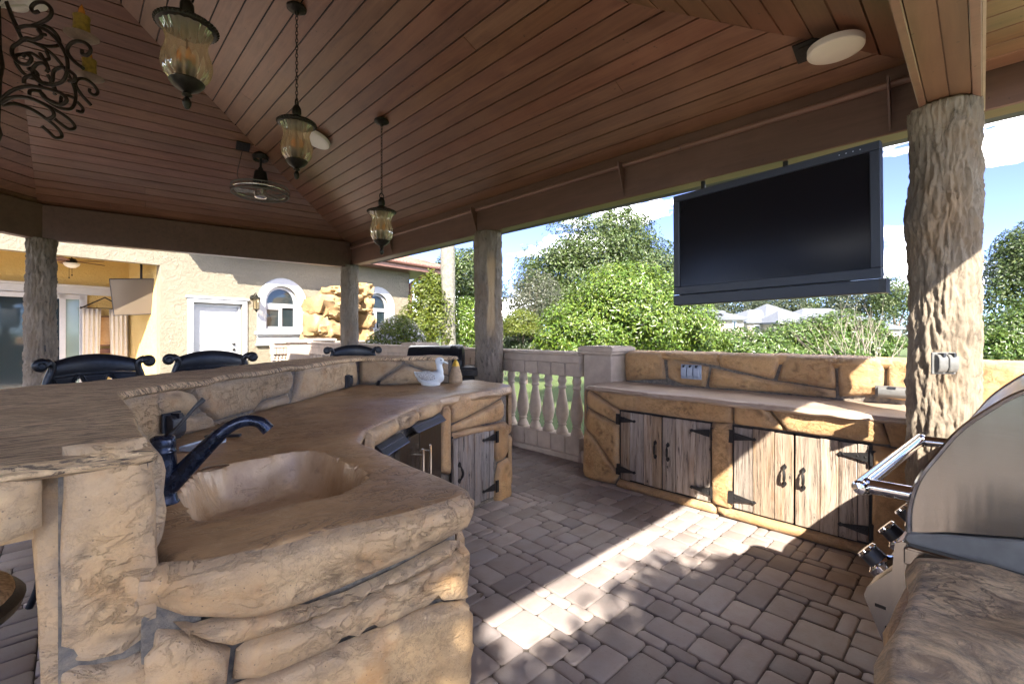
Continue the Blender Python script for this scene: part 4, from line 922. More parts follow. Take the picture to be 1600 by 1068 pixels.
bs = Path([(4.34, 2.72), (4.34, -.9)], True); YB = lambda pts: [(2.72 - y, z) for y, z in pts]
for P in ([(2.70, .94), (2.70, 1.19), (2.65, 1.245), (2.27, 1.25), (2.24, .985), (2.6, .945)], [(2.25, 1.25), (1.72, 1.255), (1.71, 1.145), (1.95, 1.175), (2.22, 1.215)], [(2.215, 1.195), (1.95, 1.155), (1.80, 1.13), (1.83, .94), (2.05, .94), (2.2, .99)],
          [(1.70, 1.255), (1.18, 1.255), (1.25, 1.055), (1.70, 1.135)], [(1.775, 1.12), (1.24, 1.035), (.80, .995), (.80, .94), (1.80, .94)], [(1.16, 1.255), (.81, 1.255), (.81, 1.01), (1.22, 1.045)], [(.79, 1.255), (.5, 1.255), (.52, 1.0), (.78, .95)],
          [(.48, 1.255), (.05, 1.25), (.05, .95), (.5, .97)], [(.03, 1.25), (-.35, 1.235), (-.36, .95), (.03, .95)], [(-.37, 1.235), (-.88, 1.22), (-.88, .95), (-.38, .95)]):
    stone(bs, YB(P), .03, .035, 'stone_ochre', tvc, gap=-.004, grid=.024, rough=.008)
gg = G()
cap = slab([(4.33, 2.69), (4.33, -.9), (4.74, -.9), (4.74, 2.65)], 1.258, .05, 'stone_ochre', tvc, 'coping', .03, .09, None, .008, .008)
plank_door(tf, .43, .845, .085, .715, (1.2, 1.7, 1, 1.1), -1, tvc, 'old_board'); plank_door(tf, .853, 1.27, .085, .715, (1.1, 1.6, 1.1), 1, tvc, 'old_board')
plank_door(tf, 1.45, 1.86, .085, .72, (1.1, 1.2, 1.0), -1, tvc, 'old_board'); plank_door(tf, 1.868, 2.29, .085, .72, (1.35, .95, .9, .55), 1, tvc, 'old_board')

# ================================================================== GRILL COUNTER
gct = thing('grill_counter', (0, 0, 0), 'carved stone counter with rippled rock top holding the steel grill', 'outdoor counter')
gf = Path([(3.55, .10), (2.38, .10)], True); gf2 = Path([(1.44, .085), (.80, .075), (.62, -.02), (.58, -.75)], True)
gg = G(); gg.prism([(1.42, .06, 0), (.80, .05, 0), (.66, -.04, 0), (.62, -.75, 0), (1.42, -.75, 0)], (0, 0, .86)); gg.prism([(3.5, .06, 0), (2.4, .06, 0), (2.4, -.75, 0), (3.5, -.75, 0)], (0, 0, .86)); gg.span((1.4, -.75, 0), (2.42, -.02, .55)); build('base', gg, 'mortar', gct, 0)
for P in ([(0, .88), (.38, .88), (.36, .50), (.0, .46)], [(.39, .88), (.9, .88), (.9, .56), (.37, .51)], [(0, .44), (.36, .48), (.38, .02), (0, .02)], [(.38, .49), (.9, .54), (.9, .02), (.40, .02)], [(.92, .88), (1.55, .88), (1.55, .02), (.92, .02)]): stone(gf2, P, .05, .05, 'stone_ochre', gct, rough=.012)
for P in ([(0, .88), (1.15, .88), (1.15, .5), (0, .45)], [(0, .43), (1.15, .48), (1.15, .02), (0, .02)]): stone(gf, P, .03, .05, 'stone_ochre', gct)
slab([(1.455, .11), (1.2, .105), (.98, .115), (.78, .10), (.63, .0), (.58, -.78), (1.46, -.78)], .93, .085, 'rock_top', gct, 'countertop', .025, .022, None, .012, .016, None, .012)
slab([(3.56, .09), (2.37, .11), (2.37, -.78), (3.56, -.78)], .93, .085, 'rock_top', gct, 'countertop', .025, .07, None, .012, .007)

# ================================================================== GRILL
GX, GWID = 1.468, .86
grill = thing('gas_grill', (0, 0, 0), 'stainless steel built-in gas grill with domed hood and tubular handle', 'grill')
HP = [(.125, .965), (.124, 1.02), (.114, 1.077), (.098, 1.122), (.072, 1.172), (.036, 1.236), (-.014, 1.295), (-.062, 1.338), (-.14, 1.378), (-.24, 1.395), (-.34, 1.38), (-.42, 1.33), (-.47, 1.26), (-.495, 1.16), (-.50, 1.05)]
HP = [(p[0], p[1]) for p in catmull([(a, b, 0) for a, b in HP], 4)]
HP = [(y, .965 + (z - .965) * .965) for y, z in HP]
low = [(-.50, 1.05), (-.06, 1.013), (.06, .985), (.112, .966)]
def skew(g, ang=-4.): return g.xf(Matrix.Translation((GX, .12, 0)) @ Matrix.Rotation(R(ang), 4, 'Z') @ Matrix.Translation((-GX, -.12, 0)))
gg = G(); n = len(HP)
gg.add([(GX + .0, y, z) for y, z in HP] + [(GX + GWID, y, z) for y, z in HP], [(i, i + 1, n + i + 1, n + i) for i in range(n - 1)])
hood = build('hood', skew(gg), 'steel', grill, 60)
for x in (GX + .006, GX + GWID - .006):
    gs_ = G(); gs_.prism([(x, y, z) for y, z in HP] + [(x, y, z) for y, z in low[1:]], (.004, 0, 0)); build('side_panel', skew(gs_), 'steel', hood, 0)
for x in (GX, GX + GWID): gs_ = G(); gs_.tube([(x, y, z) for y, z in HP], .0055, 6); build('edge_bead', skew(gs_), 'chrome', hood)
gg = G(); gg.prism([(GX + .0, .135, .945), (GX + .0, .128, .963), (GX + .0, -.06, 1.008), (GX, -.5, 1.045), (GX, -.5, .90), (GX, .0, .912), (GX, .10, .915)], (GWID, 0, 0)); build('firebox', skew(gg), 'dark_grey', grill, 0, bevel=.004)
gg = G(); gg.span((GX + .0, -.5, .895), (GX - .03, .13, .935)); gg.span((GX - .03, -.5, .93), (GX, .125, .94)); build('rim', skew(gg), 'steel', grill, 0, bevel=.003)
gg = G(); hp = [(GX + .02, .12, 1.048), (GX - .03 + .03, .205, 1.048)]
gg.tube([(GX + .0, .222, 1.048), (GX + .03, .222, 1.048), (GX + GWID - .02, .222, 1.048)], .0185, 16)
for x in (GX + .03, GX + GWID - .05): gg.tube([(x, .10, 1.052), (x, .222, 1.048)], .019, 14); gg.lathe([(.021, 0), (.024, .006), (.021, .012)], (x, .205, 1.0485), 14, axis=Matrix.Rotation(R(-90), 3, 'X'))
gg.lathe([(0, -.012), (.014, -.009), (.0185, 0)], (GX + .0, .222, 1.048), 14, axis=Matrix.Rotation(R(90), 3, 'Y')); build('handle', skew(gg, -4), 'chrome', grill, 40)
# control panel: sloped front with knobs, side bracket with slots
cp = [(.135, .94), (.150, .93), (.155, .86), (.205, .80), (.212, .775), (.165, .655), (.135, .60), (.125, .595), (.10, .93)]
gg = G(); gg.prism([(GX - .004, y, z) for y, z in cp], (-.004, 0, 0)); br = build('side_bracket', skew(gg), 'steel', grill, 0)
for (y, z, w, h) in ((.178, .762, .022, .008), (.158, .715, .022, .008)):
    g2 = G(); g2.span((GX - .0085, y - w / 2, z - h / 2), (GX - .0078, y + w / 2, z + h / 2)); build('slot', skew(g2), 'black_iron', br, 0)
g2 = G(); g2.lathe([(0, 0), (.006, 0)], (GX - .0086, .150, .672), 12, axis=Matrix.Rotation(R(-90), 3, 'Y')); build('hole', skew(g2), 'black_iron', br, 0)
gg = G(); gg.prism([(GX, .135, .94), (GX, .150, .93), (GX, .155, .86), (GX, .205, .80), (GX, .208, .775), (GX, .16, .655), (GX, .12, .66)], (GWID, 0, 0)); build('control_panel', skew(gg), 'steel', grill, 20, bevel=.003)
ax = Matrix.Rotation(R(-50), 3, 'X')
for i in range(4):
    x = GX + .045 + .22 * i; gk = G(); gk.lathe([(.036, 0), (.037, .012), (.030, .016), (.028, .018)], (x, .178, .842), 20, axis=ax); k = build('knob', skew(gk), 'chrome', grill, 40)
    gk = G(); gk.lathe([(.026, .016), (.024, .05), (.019, .054), (0, .054)], (x, .178, .842), 18, axis=ax); build('grip', skew(gk), 'black_plastic', k, 40)
    gk = G(); gk.lathe([(.0245, .046), (.027, .050), (.0245, .0555), (.018, .055)], (x, .178, .842), 18, axis=ax); build('ring', skew(gk), 'chrome', k, 40)
rebase(grill, (GX + .4, -.15, .93))

# ================================================================== TELEVISION
tv = thing('television', (0, 0, 0), 'large flat television with dark slate frame hanging from the beam', 'television')
a = atd(1052.6, 461, 3.69); b = atd(1377.5, 434, 2.63); c = atd(1052.6, 307, 3.69)
xa = Vector(b - a); W_ = xa.length; xa.normalize(); zu = Vector(c - a); zu = (zu - xa * zu.dot(xa)); H_ = .80; zu.normalize(); nn = xa.cross(zu); nn = -nn if nn.x > 0 else nn
TVM = Matrix((xa, -nn, zu)).transposed(); A_ = Vector(a)
def tvb(g, x0, x1, z0, z1, d0, d1): return g.add([A_ + xa * x + zu * z - nn * d for d in (d0, d1) for x, z in ((x0, z0), (x1, z0), (x1, z1), (x0, z1))], [(0, 1, 2, 3), (7, 6, 5, 4), (0, 4, 5, 1), (1, 5, 6, 2), (2, 6, 7, 3), (3, 7, 4, 0)])
gg = G(); bz = .052
tvb(gg, 0, W_, 0, .062, 0, .05); tvb(gg, 0, W_, H_ - bz, H_, 0, .05); tvb(gg, 0, bz, .0625, H_ - bz - .0005, 0, .05); tvb(gg, W_ - bz, W_, .0625, H_ - bz - .0005, 0, .05)
fr = build('frame', gg, 'tv_frame', tv, 0, bevel=.004)
gg = G(); tvb(gg, .01, W_ - .01, .01, H_ - .01, .045, .11); build('case', gg, 'black_plastic', tv, 0, bevel=.01)
gg = G(); tvb(gg, bz - .002, W_ - bz + .002, .06, H_ - bz + .002, .012, .02); build('screen', gg, 'screen', tv, 0)
gg = G(); tvb(gg, -.0, W_ + .02, -.085, -.004, -.008, .07); sb = build('soundbar', gg, 'tv_frame', tv, 0, bevel=.006)
g2 = G(); tvb(g2, W_ - .012, W_ + .022, -.086, -.003, -.009, .071); build('end_cap', g2, 'black_plastic', sb, 0)
gg = G(); tvb(gg, -.0, .05, -.0035, -.0005, .0, .03); tvb(gg, W_ - .15, W_, -.0035, -.0005, .0, .03); build('bracket', gg, 'chrome', tv, 0)
gg = G()
for k in range(4): gg.lathe([(0, .0015), (.004, .001), (.004, 0)], A_ + xa * (W_ - .20 + .035 * k) + zu * (H_ - .026) + nn * .0005, 8, axis=TVM @ Matrix.Rotation(R(90), 3, 'X'))
build('indicator', gg, 'grey_plastic', tv)
gg = G()
for f in (.03, .5): 
    q = A_ + xa * (W_ * f + .03) + zu * (H_ - .02) - nn * .09; gg = G(); gg.tube([tuple(q), (3.90, q.y, q.z), (3.90, q.y, 2.752)], .018, 8); build('mount_arm', gg, 'black_iron', tv)
rebase(tv, A_ + xa * W_ * .5)

# ================================================================== OUTLETS
def outlet(name, pos, nrm, w, h, n, mat, label, cat='outlet', flip=False, dep=.03):
    t = thing(name, tuple(pos), label, cat, math.atan2(nrm[1], nrm[0]) + R(90)); gg = G(); gg.span((-w / 2, 0, -h / 2), (w / 2, -.012, h / 2)); build('plate', gg, mat, t, 0, bevel=.003)
    for i in range(n):
        cw = (w - .016) / n; x = -w / 2 + .008 + cw * (i + .5); g2 = G()
        pr = [(-.012, -h * .42), (-.012 - dep * .6, -h * .40), (-.012 - dep, -h * .2), (-.012 - dep, h * .25), (-.012 - dep * .55, h * .40), (-.012, h * .42)]
        g2.prism([(x - cw * .44, y, z) for y, z in pr], (cw * .88, 0, 0)); lid = build('cover', g2, mat, t, 30, bevel=.003)
        g3 = G(); g3.span((x - cw * .12, -.012 - dep - .003, h * .30), (x + cw * .12, -.013, h * .47)); build('latch', g3, 'black_plastic', lid, 0)
    return t
p = atd(1472, 567, 2.40); outlet('outlet', p, -FW, .125, .115, 2, 'dark_grey', 'grey double weatherproof outlet on the thick bark post above the backsplash')
outlet('outlet', (4.305, 1.955, 1.075), (-1, 0), .20, .14, 3, 'grey_plastic', 'blue grey triple outlet cover set in the ochre backsplash')
outlet('outlet', (4.30, .455, 1.02), (-1, 0), .20, .085, 1, 'dark_grey', 'wide grey outlet cover low on the sunlit backsplash beside the post')
q = bw.at(bw.px(254, 669)[0], 1.03, .034); d0 = np.array([.70, -.72]); outlet('outlet', (q[0], q[1], 1.035), d0, .105, .125, 1, 'black_plastic', 'black flip cover outlet on the bar wall behind the faucet', dep=.035)
q = bw.at(bw.px(537, 595)[0], 1.02, .028); outlet('outlet', (q[0], q[1], 1.035), d0, .085, .11, 1, 'black_plastic', 'small black outlet at the bend of the bar wall', dep=.035)
p = atd(61, 543, 6.10); outlet('outlet', p, -FW * .8 - RT * -.3, .20, .13, 2, 'black_plastic', 'black double outlet on the shaded bark post before the porch')

# ================================================================== FAUCET, TRAY, ORNAMENTS
fp = atz(262, 786, ZC); fau = thing('faucet', (fp[0] - .01, fp[1] + .01, ZC - .004), 'worn navy bronze single lever kitchen faucet beside the stone sink', 'faucet', math.atan2(*( (RT * .94 + FW * .35)[[1, 0]])))
fau.scale = (.93, .93, .93)
gg = G(); gg.lathe([(.041, 0), (.043, .006), (.038, .012), (.035, .03), (.030, .035), (.034, .06), (.037, .10), (.036, .13), (.033, .155), (.035, .158), (.035, .165), (.032, .168), (.033, .18), (.034, .195), (.030, .205), (.018, .211), (0, .212)], (0, 0, 0), 28); build('body', gg, 'blue_metal', fau, 50)
gg = G(); sp = catmull([(.015, 0, .055), (.06, 0, .105), (.10, 0, .150), (.14, 0, .192), (.18, 0, .225), (.222, 0, .240), (.26, 0, .232), (.285, 0, .205)], 5)
rr_ = np.interp(np.linspace(0, 1, len(sp)), [0, .35, .42, .46, .5, .8, 1], [.030, .024, .0225, .021, .0185, .018, .020]); gg.tube(sp, list(rr_), 16); gg.tube([sp[15], sp[16]], .0225, 16); build('spout', gg, 'blue_metal', fau, 50)
gg = G(); gg.tube(catmull([(.0, 0, .20), (.03, .01, .225), (.075, .022, .285), (.10, .028, .312)], 4), [.011, .0095, .008, .0075, .007, .007, .0065, .0065, .0065, .007, .008, .009, .0085], 8, flat=.7); build('handle', gg, 'black_iron', fau, 50)
p = atz(318, 698, ZC); ty = thing('soap_tray', (p[0], p[1], ZC + .002), 'small pale rectangular tray behind the faucet', 'tray', R(38))
gg = G(); gg.span((-.085, -.035, 0), (.085, .035, .012)); gg.span((-.085, -.035, .012), (.085, -.029, .020)); gg.span((-.085, .029, .012), (.085, .035, .020)); gg.span((-.085, -.0288, .0121), (-.079, .0288, .020)); gg.span((.079, -.0288, .0121), (.085, .0288, .020)); build('dish', gg, 'grey_plastic', ty, 0, bevel=.002)
p = atz(343, 687, ZC); gg = G(); gg.span((-.075, -.014, 0), (.075, .014, .012)); o = build('bottle_opener', gg, 'black_plastic', None, 0, bevel=.004); o.location = (p[0] + .02, p[1] + .03, ZC + .005); o.rotation_euler = (0, 0, R(-35)); tag(o, 'slim black bar lying behind the pale tray', 'opener')
p = atz(330, 733, ZC); gg = G(); gg.lathe([(0, 0), (.030, 0), (.033, .004), (.026, .006), (.010, .008), (0, .008)], (0, 0, 0), 18); o = build('sink_strainer', gg, 'chrome', None, 40); o.location = (p[0] + .015, p[1] + .015, ZC - .001); o.scale = (1.4, .8, 1); tag(o, 'flat metal strainer at the rim of the stone sink', 'strainer')
# duck
p = atz(677, 599, ZC); duck = thing('duck_figurine', (p[0] - .09, p[1] - .09, ZC), 'white ceramic duck with speckled wings on the counter', 'duck', math.atan2(RT[1], RT[0]))
def voxel(o, size=.006, it=4):
    m = o.modifiers.new('r', 'REMESH'); m.mode = 'VOXEL'; m.voxel_size = size; s = o.modifiers.new('s', 'SMOOTH'); s.iterations = it; s.factor = .5
    dg = bpy.context.evaluated_depsgraph_get(); me = bpy.data.meshes.new_from_object(o.evaluated_get(dg)); o.modifiers.clear(); o.data = me; me.shade_smooth(); return o
def ell(g, c, r, n=20, rot=None):
    bm = bmesh.new(); bmesh.ops.create_uvsphere(bm, u_segments=n, v_segments=n // 2 + 2, radius=1); m = rot or Matrix.Identity(3)
    g.add([Vector(c) + m @ Vector((v.co.x * r[0], v.co.y * r[1], v.co.z * r[2])) for v in bm.verts], [[x.index for x in f.verts] for f in bm.faces]); bm.free(); return g
gg = G(); ell(gg, (0, 0, .062), (.125, .07, .062)); ell(gg, (.05, 0, .075), (.075, .062, .058)); gg.tube(catmull([(.065, 0, .08), (.085, 0, .13), (.078, 0, .185), (.072, 0, .215)], 5), [.055, .05, .046, .042, .038, .034, .031, .029, .028, .028, .028, .029, .029, .03, .03, .03], 14); ell(gg, (.082, 0, .222), (.042, .033, .036)); gg.tube(catmull([(-.08, 0, .075), (-.125, 0, .10), (-.155, 0, .125)], 4), [.045, .04, .035, .03, .026, .02, .014, .010, .005], 12); gg.lathe([(0, 0), (.085, 0), (.09, .03)], (.0, 0, 0), 20)
o = voxel(build('body', gg, 'duck', duck)); 
gg = G(); ell(gg, (.132, 0, .210), (.034, .018, .010), 14, Matrix.Rotation(R(22), 3, 'Y')); build('bill', gg, 'duck', duck, 60)
for s in (-1, 1): gg = G(); ell(gg, (-.025, s * .055, .085), (.085, .022, .042), 18, Matrix.Rotation(R(12), 3, 'Y')); gg.tube([(-.09, s * .055, .10), (-.13, s * .03, .118)], [.02, .004], 8); build('wing', gg, 'duck_wing', duck, 60)
gg = G(); 
for s in (-1, 1): ell(gg, (.10, s * .028, .232), (.006, .004, .006), 8)
build('eyes', gg, 'black_plastic', duck)
p = atz(716, 594, ZC); fg_ = thing('figurine', (p[0] - .13, p[1] - .13, ZC), 'small tan cone shaped figurine with a yellow crown beside the duck', 'figurine', .4)
gg = G(); gg.lathe([(0, 0), (.062, 0), (.066, .02), (.060, .07), (.046, .12), (.038, .135), (.040, .145), (.034, .16), (.022, .185), (0, .19)], (0, 0, 0), 16, 7, .10); build('body', gg, 'sack', fg_, 50)
gg = G(); gg.lathe([(.030, .148), (.036, .156), (.034, .165), (.026, .19), (.012, .215), (0, .222)], (0, 0, 0), 14, 5, .18); build('crown', gg, 'gold', fg_, 40)

# ================================================================== HANGING LANTERNS
def spiral(c, r0, r1, a0, turns, n=14):
    return [(c[0] + (r0 + (r1 - r0) * i / n) * math.cos(a0 + turns * 6.28318 * i / n), 0, c[1] + (r0 + (r1 - r0) * i / n) * math.sin(a0 + turns * 6.28318 * i / n)) for i in range(n + 1)]
def lantern(loc, zceil, label, rz):
    """loc: the tip of the bottom finial"""
    t = thing('pendant_lantern', loc, label, 'pendant light', rz, 'amber glass lanterns hung over the bar'); L = zceil - loc[2]
    gg = G(); gg.lathe([(0, 0), (.010, .004), (.019, .022), (.022, .042), (.014, .062), (.010, .068), (.022, .074), (.026, .082), (.018, .092), (.028, .098), (.062, .118), (.080, .140), (.086, .150), (.083, .156), (.070, .158), (0, .158)], (0, 0, 0), 28); build('finial', gg, 'bronze', t, 40)
    gg = G(); pr = catmull([(.078, 0, .155), (.105, 0, .19), (.118, 0, .235), (.116, 0, .28), (.100, 0, .335), (.096, 0, .375), (.108, 0, .415), (.126, 0, .448)], 3)
    gg.lathe([(q[0], q[2]) for q in pr], (0, 0, 0), 72, 18, .07); gg.f = [f for f in gg.f if len(f) == 4]; build('glass', gg, 'amber_glass', t, 80)
    gg = G(); gg.lathe([(.0, .445), (.128, .445), (.142, .450), (.148, .462), (.143, .474), (.120, .484), (.070, .50), (.040, .520), (.026, .530), (0, .53)], (0, 0, 0), 36); cap = build('cap', gg, 'bronze', t, 40)
    gg = G()
    for i in range(40): a = i * 6.28318 / 40; ell(gg, (.146 * math.cos(a), .146 * math.sin(a), .462), (.010, .010, .009), 6)
    build('beading', gg, 'bronze', cap, 60)
    gg = G(); gg.lathe([(.026, .528), (.036, .545), (.034, .585), (.022, .61), (.010, .62), (0, .62)], (0, 0, 0), 14); gg.tube([(.03 * math.cos(k * .45), 0, .63 + .03 * math.sin(k * .45)) for k in range(14)], .006, 6, True); build('loop', gg, 'bronze', t, 40)
    for i in range(3):
        a = i * 2.094 + .5; x, y = .036 * math.cos(a), .036 * math.sin(a); gg = G(); gg.lathe([(.004, .156), (.02, .165), (.016, .17), (.016, .255), (.012, .26), (0, .26)], (x, y, 0), 12); cd = build('candle_sleeve', gg, 'socket', t, 40)
        g2 = G(); g2.lathe([(.008, .258), (.014, .27), (.016, .29), (.011, .318), (0, .338)], (x, y, 0), 10); build('bulb', g2, 'amber', cd, 60)
    gg = G(); gg.cyl((0, 0, .158), (0, 0, .45), .004, 6); build('rod', gg, 'bronze', t)
    gg = G(); z = .655; k = 0
    while z < L - .05:
        pts = []
        for i in range(12):
            a = i * 6.28318 / 12; x, zz = .0095 * math.cos(a), .021 * math.sin(a); pts.append((x, 0, z + zz) if k % 2 else (0, x, z + zz))
        gg.tube(pts, .0028, 5, True); z += .031; k += 1
    build('chain', gg, 'bronze', t, 60)
    gg = G(); gg.lathe([(0, L - .062), (.014, L - .06), (.02, L - .045), (.05, L - .035), (.075, L - .018), (.078, L - .0), (.05, L + .02), (0, L + .03)], (0, 0, 0), 24, 8, .06); build('canopy', gg, 'bronze', t, 40)
lantern((2.40, 4.50, 2.29), 3.735, 'amber glass lantern hanging lowest, nearest the long dark beam', .3)
lantern((1.345, 3.965, 2.726), 4.155, 'amber glass lantern on a chain in front of the round white ceiling light', .9)
lantern((.464, 3.097, 2.70), 4.40, 'amber glass lantern nearest the scrolled chandelier', .1)

# ================================================================== CHANDELIER
ch = thing('chandelier', (-.4, 5.1, 2.75), 'wrought iron scrolled chandelier with ochre candles under the roof peak', 'chandelier')
def pxp(pts): return catmull([((x + 5) / 205., 0, (EYE + (520 - y) / 711 * 3.46) - 2.75) for x, y in pts], 5)
ARM = [pxp(q) for q in ([(28, 66), (45, 62), (70, 66), (92, 84), (106, 108), (108, 130), (100, 150), (80, 156), (60, 150), (52, 136), (58, 124), (70, 122), (77, 130), (74, 136)],
    [(0, 184), (18, 168), (42, 160), (72, 162), (98, 170), (107, 180), (98, 188), (84, 184), (70, 176)], [(2, 188), (20, 178), (44, 178), (66, 186), (82, 196), (86, 206), (76, 212), (66, 206), (56, 200)],
    [(134, 128), (118, 116), (108, 102), (112, 90), (124, 84), (138, 87), (146, 97), (140, 106), (132, 104), (132, 98)], [(50, 62), (66, 56), (80, 46), (82, 34), (72, 24), (58, 24), (50, 32), (54, 40), (62, 38)],
    [(10, 24), (18, 46), (30, 70)], [(62, 66), (66, 78), (54, 84), (42, 82), (30, 90), (20, 98), (20, 110), (30, 122), (44, 124), (50, 114), (42, 108), (36, 112)], [(80, 156), (84, 148), (86, 134), (96, 128), (104, 128)], [(110, 132), (120, 140), (118, 148), (110, 149)], [(64, 106), (74, 122), (78, 134)], [(38, 156), (40, 146), (54, 142), (66, 152)])]
arm_o = None
for i in range(5):
    a = i * 2 * math.pi / 5 + math.atan2(RT[1], RT[0]) + .06
    if arm_o is None:
        gg = G(); 
        for c_ in ARM: gg.tube(c_, .0145, 7)
        arm_o = build('arm', gg, 'rust_iron', ch, 60); ao = arm_o
        gg = G(); X, Zc = .665, (EYE + (520 - 78) / 711 * 3.46) - 2.75; gg.lathe([(.0, Zc - .02), (.05, Zc - .015), (.10, Zc), (.115, Zc + .012), (.10, Zc + .012), (.0, Zc + .004)], (X, 0, 0), 18); p1 = build('drip_pan', gg, 'pan', ao, 60)
        gg = G(); gg.lathe([(.054, Zc), (.056, Zc + .06), (.052, Zc + .13), (.057, Zc + .165), (.05, Zc + .172), (0, Zc + .165)], (X, 0, 0), 14, 5, .08); p2 = build('candle', gg, 'candle', ao, 50)
        gg = G(); gg.lathe([(.012, Zc + .165), (.022, Zc + .19), (.022, Zc + .215), (.010, Zc + .245), (0, Zc + .268)], (X, 0, 0), 10); p3 = build('bulb', gg, 'amber', ao, 60); kids = (p1, p2, p3)
    else:
        ao = arm_o.copy(); COL.objects.link(ao)
        for k_ in kids: c_ = k_.copy(); COL.objects.link(c_); c_.parent = ao
    ao.rotation_euler = (0, 0, a)
gg = G(); gg.lathe([(0, .0), (.02, .02), (.035, .08), (.02, .14), (.03, .5), (.045, .62), (.03, .75), (.02, 1.2), (.03, 1.4), (.0, 1.42)], (0, 0, 0), 14); gg.cyl((0, 0, 1.3), (0, 0, 2.06), .012, 8); gg.lathe([(0, 1.98), (.07, 2.0), (.08, 2.1), (0, 2.11)], (0, 0, 0), 16); build('stem', gg, 'rust_iron', ch, 40)
gg = G(); Zp = (EYE + (520 - 6) / 711 * 3.46) - 2.75
for i in range(6): a = i * math.pi / 3 + .2; gg.lathe([(.0, Zp - .03), (.06, Zp - .02), (.11, Zp), (.12, Zp + .012), (.0, Zp + .01)], (.18 * math.cos(a), .18 * math.sin(a), 0), 16); gg.tube([(.18 * math.cos(a), .18 * math.sin(a), Zp - .02), (.02 * math.cos(a), .02 * math.sin(a), Zp - .12)], .01, 6)
build('upper_drip_pan', gg, 'lamp_white', ch, 60); ch.scale = (.9, .9, .95); ch.location = (-.4, 5.1, 2.86)

# ================================================================== CEILING FITTINGS
cf = thing('caged_fan', (1.90, 7.02, 3.36), 'dark caged ceiling fan hung where two ceiling slopes meet', 'fan', .3)
gg = G(); gg.lathe([(0, .60), (.05, .58), (.075, .53), (.095, .50), (.105, .56), (.06, .62), (0, .64)], (0, 0, 0), 18); gg.cyl((0, 0, .36), (0, 0, .60), .016, 8); gg.lathe([(.022, .40), (.035, .38), (.03, .34)], (0, 0, 0), 12); build('downrod', gg, 'black_iron', cf, 40)
gg = G(); gg.lathe([(0, .345), (.07, .345), (.078, .33), (.10, .18), (.14, .16), (.12, .14), (0, .14)], (0, 0, 0), 22); build('motor', gg, 'black_iron', cf, 35)
gg = G()
for z, r in ((.12, .355), (.02, .355)): gg.tube([(r * math.cos(k * .1571), r * math.sin(k * .1571), z) for k in range(40)], .009, 6, True)
for k in range(36):
    a = k * 6.28318 / 36; c_, s_ = math.cos(a), math.sin(a); gg.tube([(.10 * c_, .10 * s_, .14), (.33 * c_, .33 * s_, .135), (.358 * c_, .358 * s_, .10), (.358 * c_, .358 * s_, .04), (.33 * c_, .33 * s_, -.005), (.08 * c_, .08 * s_, -.02)], .0022, 4)
for r in (.15, .22, .29): gg.tube([(r * math.cos(k * .1571), r * math.sin(k * .1571), -.012) for k in range(40)], .002, 4, True)
build('cage', gg, 'dark_grey', cf, 60)
gg = G(); gg.tube([(.364 * math.cos(k * .1571), .364 * math.sin(k * .1571), .07) for k in range(40)], .012, 6, True); build('rim', gg, 'chrome', cf, 60)
for k in range(3):
    a = k * 2.094 + .4; gg = G(); m = Matrix.Rotation(a, 4, 'Z') @ Matrix.Rotation(R(14), 4, 'X'); gg.prism([m @ Vector(p) for p in ((.05, -.03, .06), (.30, -.07, .06), (.325, 0, .06), (.30, .06, .06), (.05, .03, .06))], m.to_3x3() @ Vector((0, 0, .006))); build('blade', gg, 'steel', cf, 0)
gg = G(); gg.lathe([(0, -.04), (.06, -.035), (.085, -.015), (.085, .09), (0, .09)], (0, 0, 0), 18); build('hub', gg, 'chrome', cf, 40)
def disc_light(loc, nrm, r, label):
    t = thing('ceiling_light', loc, label, 'ceiling light'); m = Vector(nrm).to_track_quat('Z', 'Y').to_matrix()
    gg = G(); gg.lathe([(r, .0), (r, .032), (r * .985, .036)], (0, 0, 0), 40, axis=m); build('rim', gg, 'lamp_white', t, 40)
    gg = G(); gg.lathe([(0, .043), (r * .8, .042), (r * .95, .038), (r * .985, .034)], (0, 0, 0), 40, axis=m); build('diffuser', gg, 'lamp_white', t, 50)
nP1 = Vector((-.4, 0, -1)).normalized(); nP3 = Vector((0, .354, -1)).normalized()
disc_light((3.385, .63, 3.222), (0, 0, -1), .148, 'round white flush ceiling light near the cross beam')
disc_light((2.15, 5.65, 3.825), tuple(nP1), .165, 'round white flush ceiling light behind the middle lantern')
gg = G(); u = Vector((-.93, 0, .37)); 
def plate_on(px, name, label, cat, s, sl=.4):
    d = Vector(ray(*px)); tt = (1.70 + sl * 3.85) / (d.z + sl * d.x); c = Vector((0, 0, EYE)) + d * tt; m = nP1.to_track_quat('Z', 'Y').to_matrix(); gg = G(); gg.box((0, 0, .004), (s, s, .012), None); gg.box((0, 0, .012), (s * .6, s * .6, .006)); gg.lathe([(0, .017), (.018, .016), (.02, .012)], (0, 0, 0), 12)
    gg.v = [tuple(m @ Vector(p)) for p in gg.v]; o = build(name, gg, 'black_iron', None, 0); o.location = c; return tag(o, label, cat)
plate_on((1263, 78), 'ceiling_sensor', 'small square dark plate beside the round white ceiling light', 'sensor', .15)
d = Vector(ray(374, 222)); o = plate_on((1263, 78), 'junction_box', 'small dark junction box above the caged fan', 'junction box', .16); o.location = (1.66, 6.93, 3.965); o.rotation_euler = (R(-24), R(-20), 0)
gg = G(); gg.tube(catmull([(1.66, 6.93, 3.95), (1.62, 6.92, 3.75), (1.60, 6.95, 3.55), (1.72, 6.98, 3.47), (1.82, 7.0, 3.52)], 6), .004, 5); tag(build('fan_cord', gg, 'black_plastic'), 'thin dark cord looping from the junction box to the caged fan', 'cord')

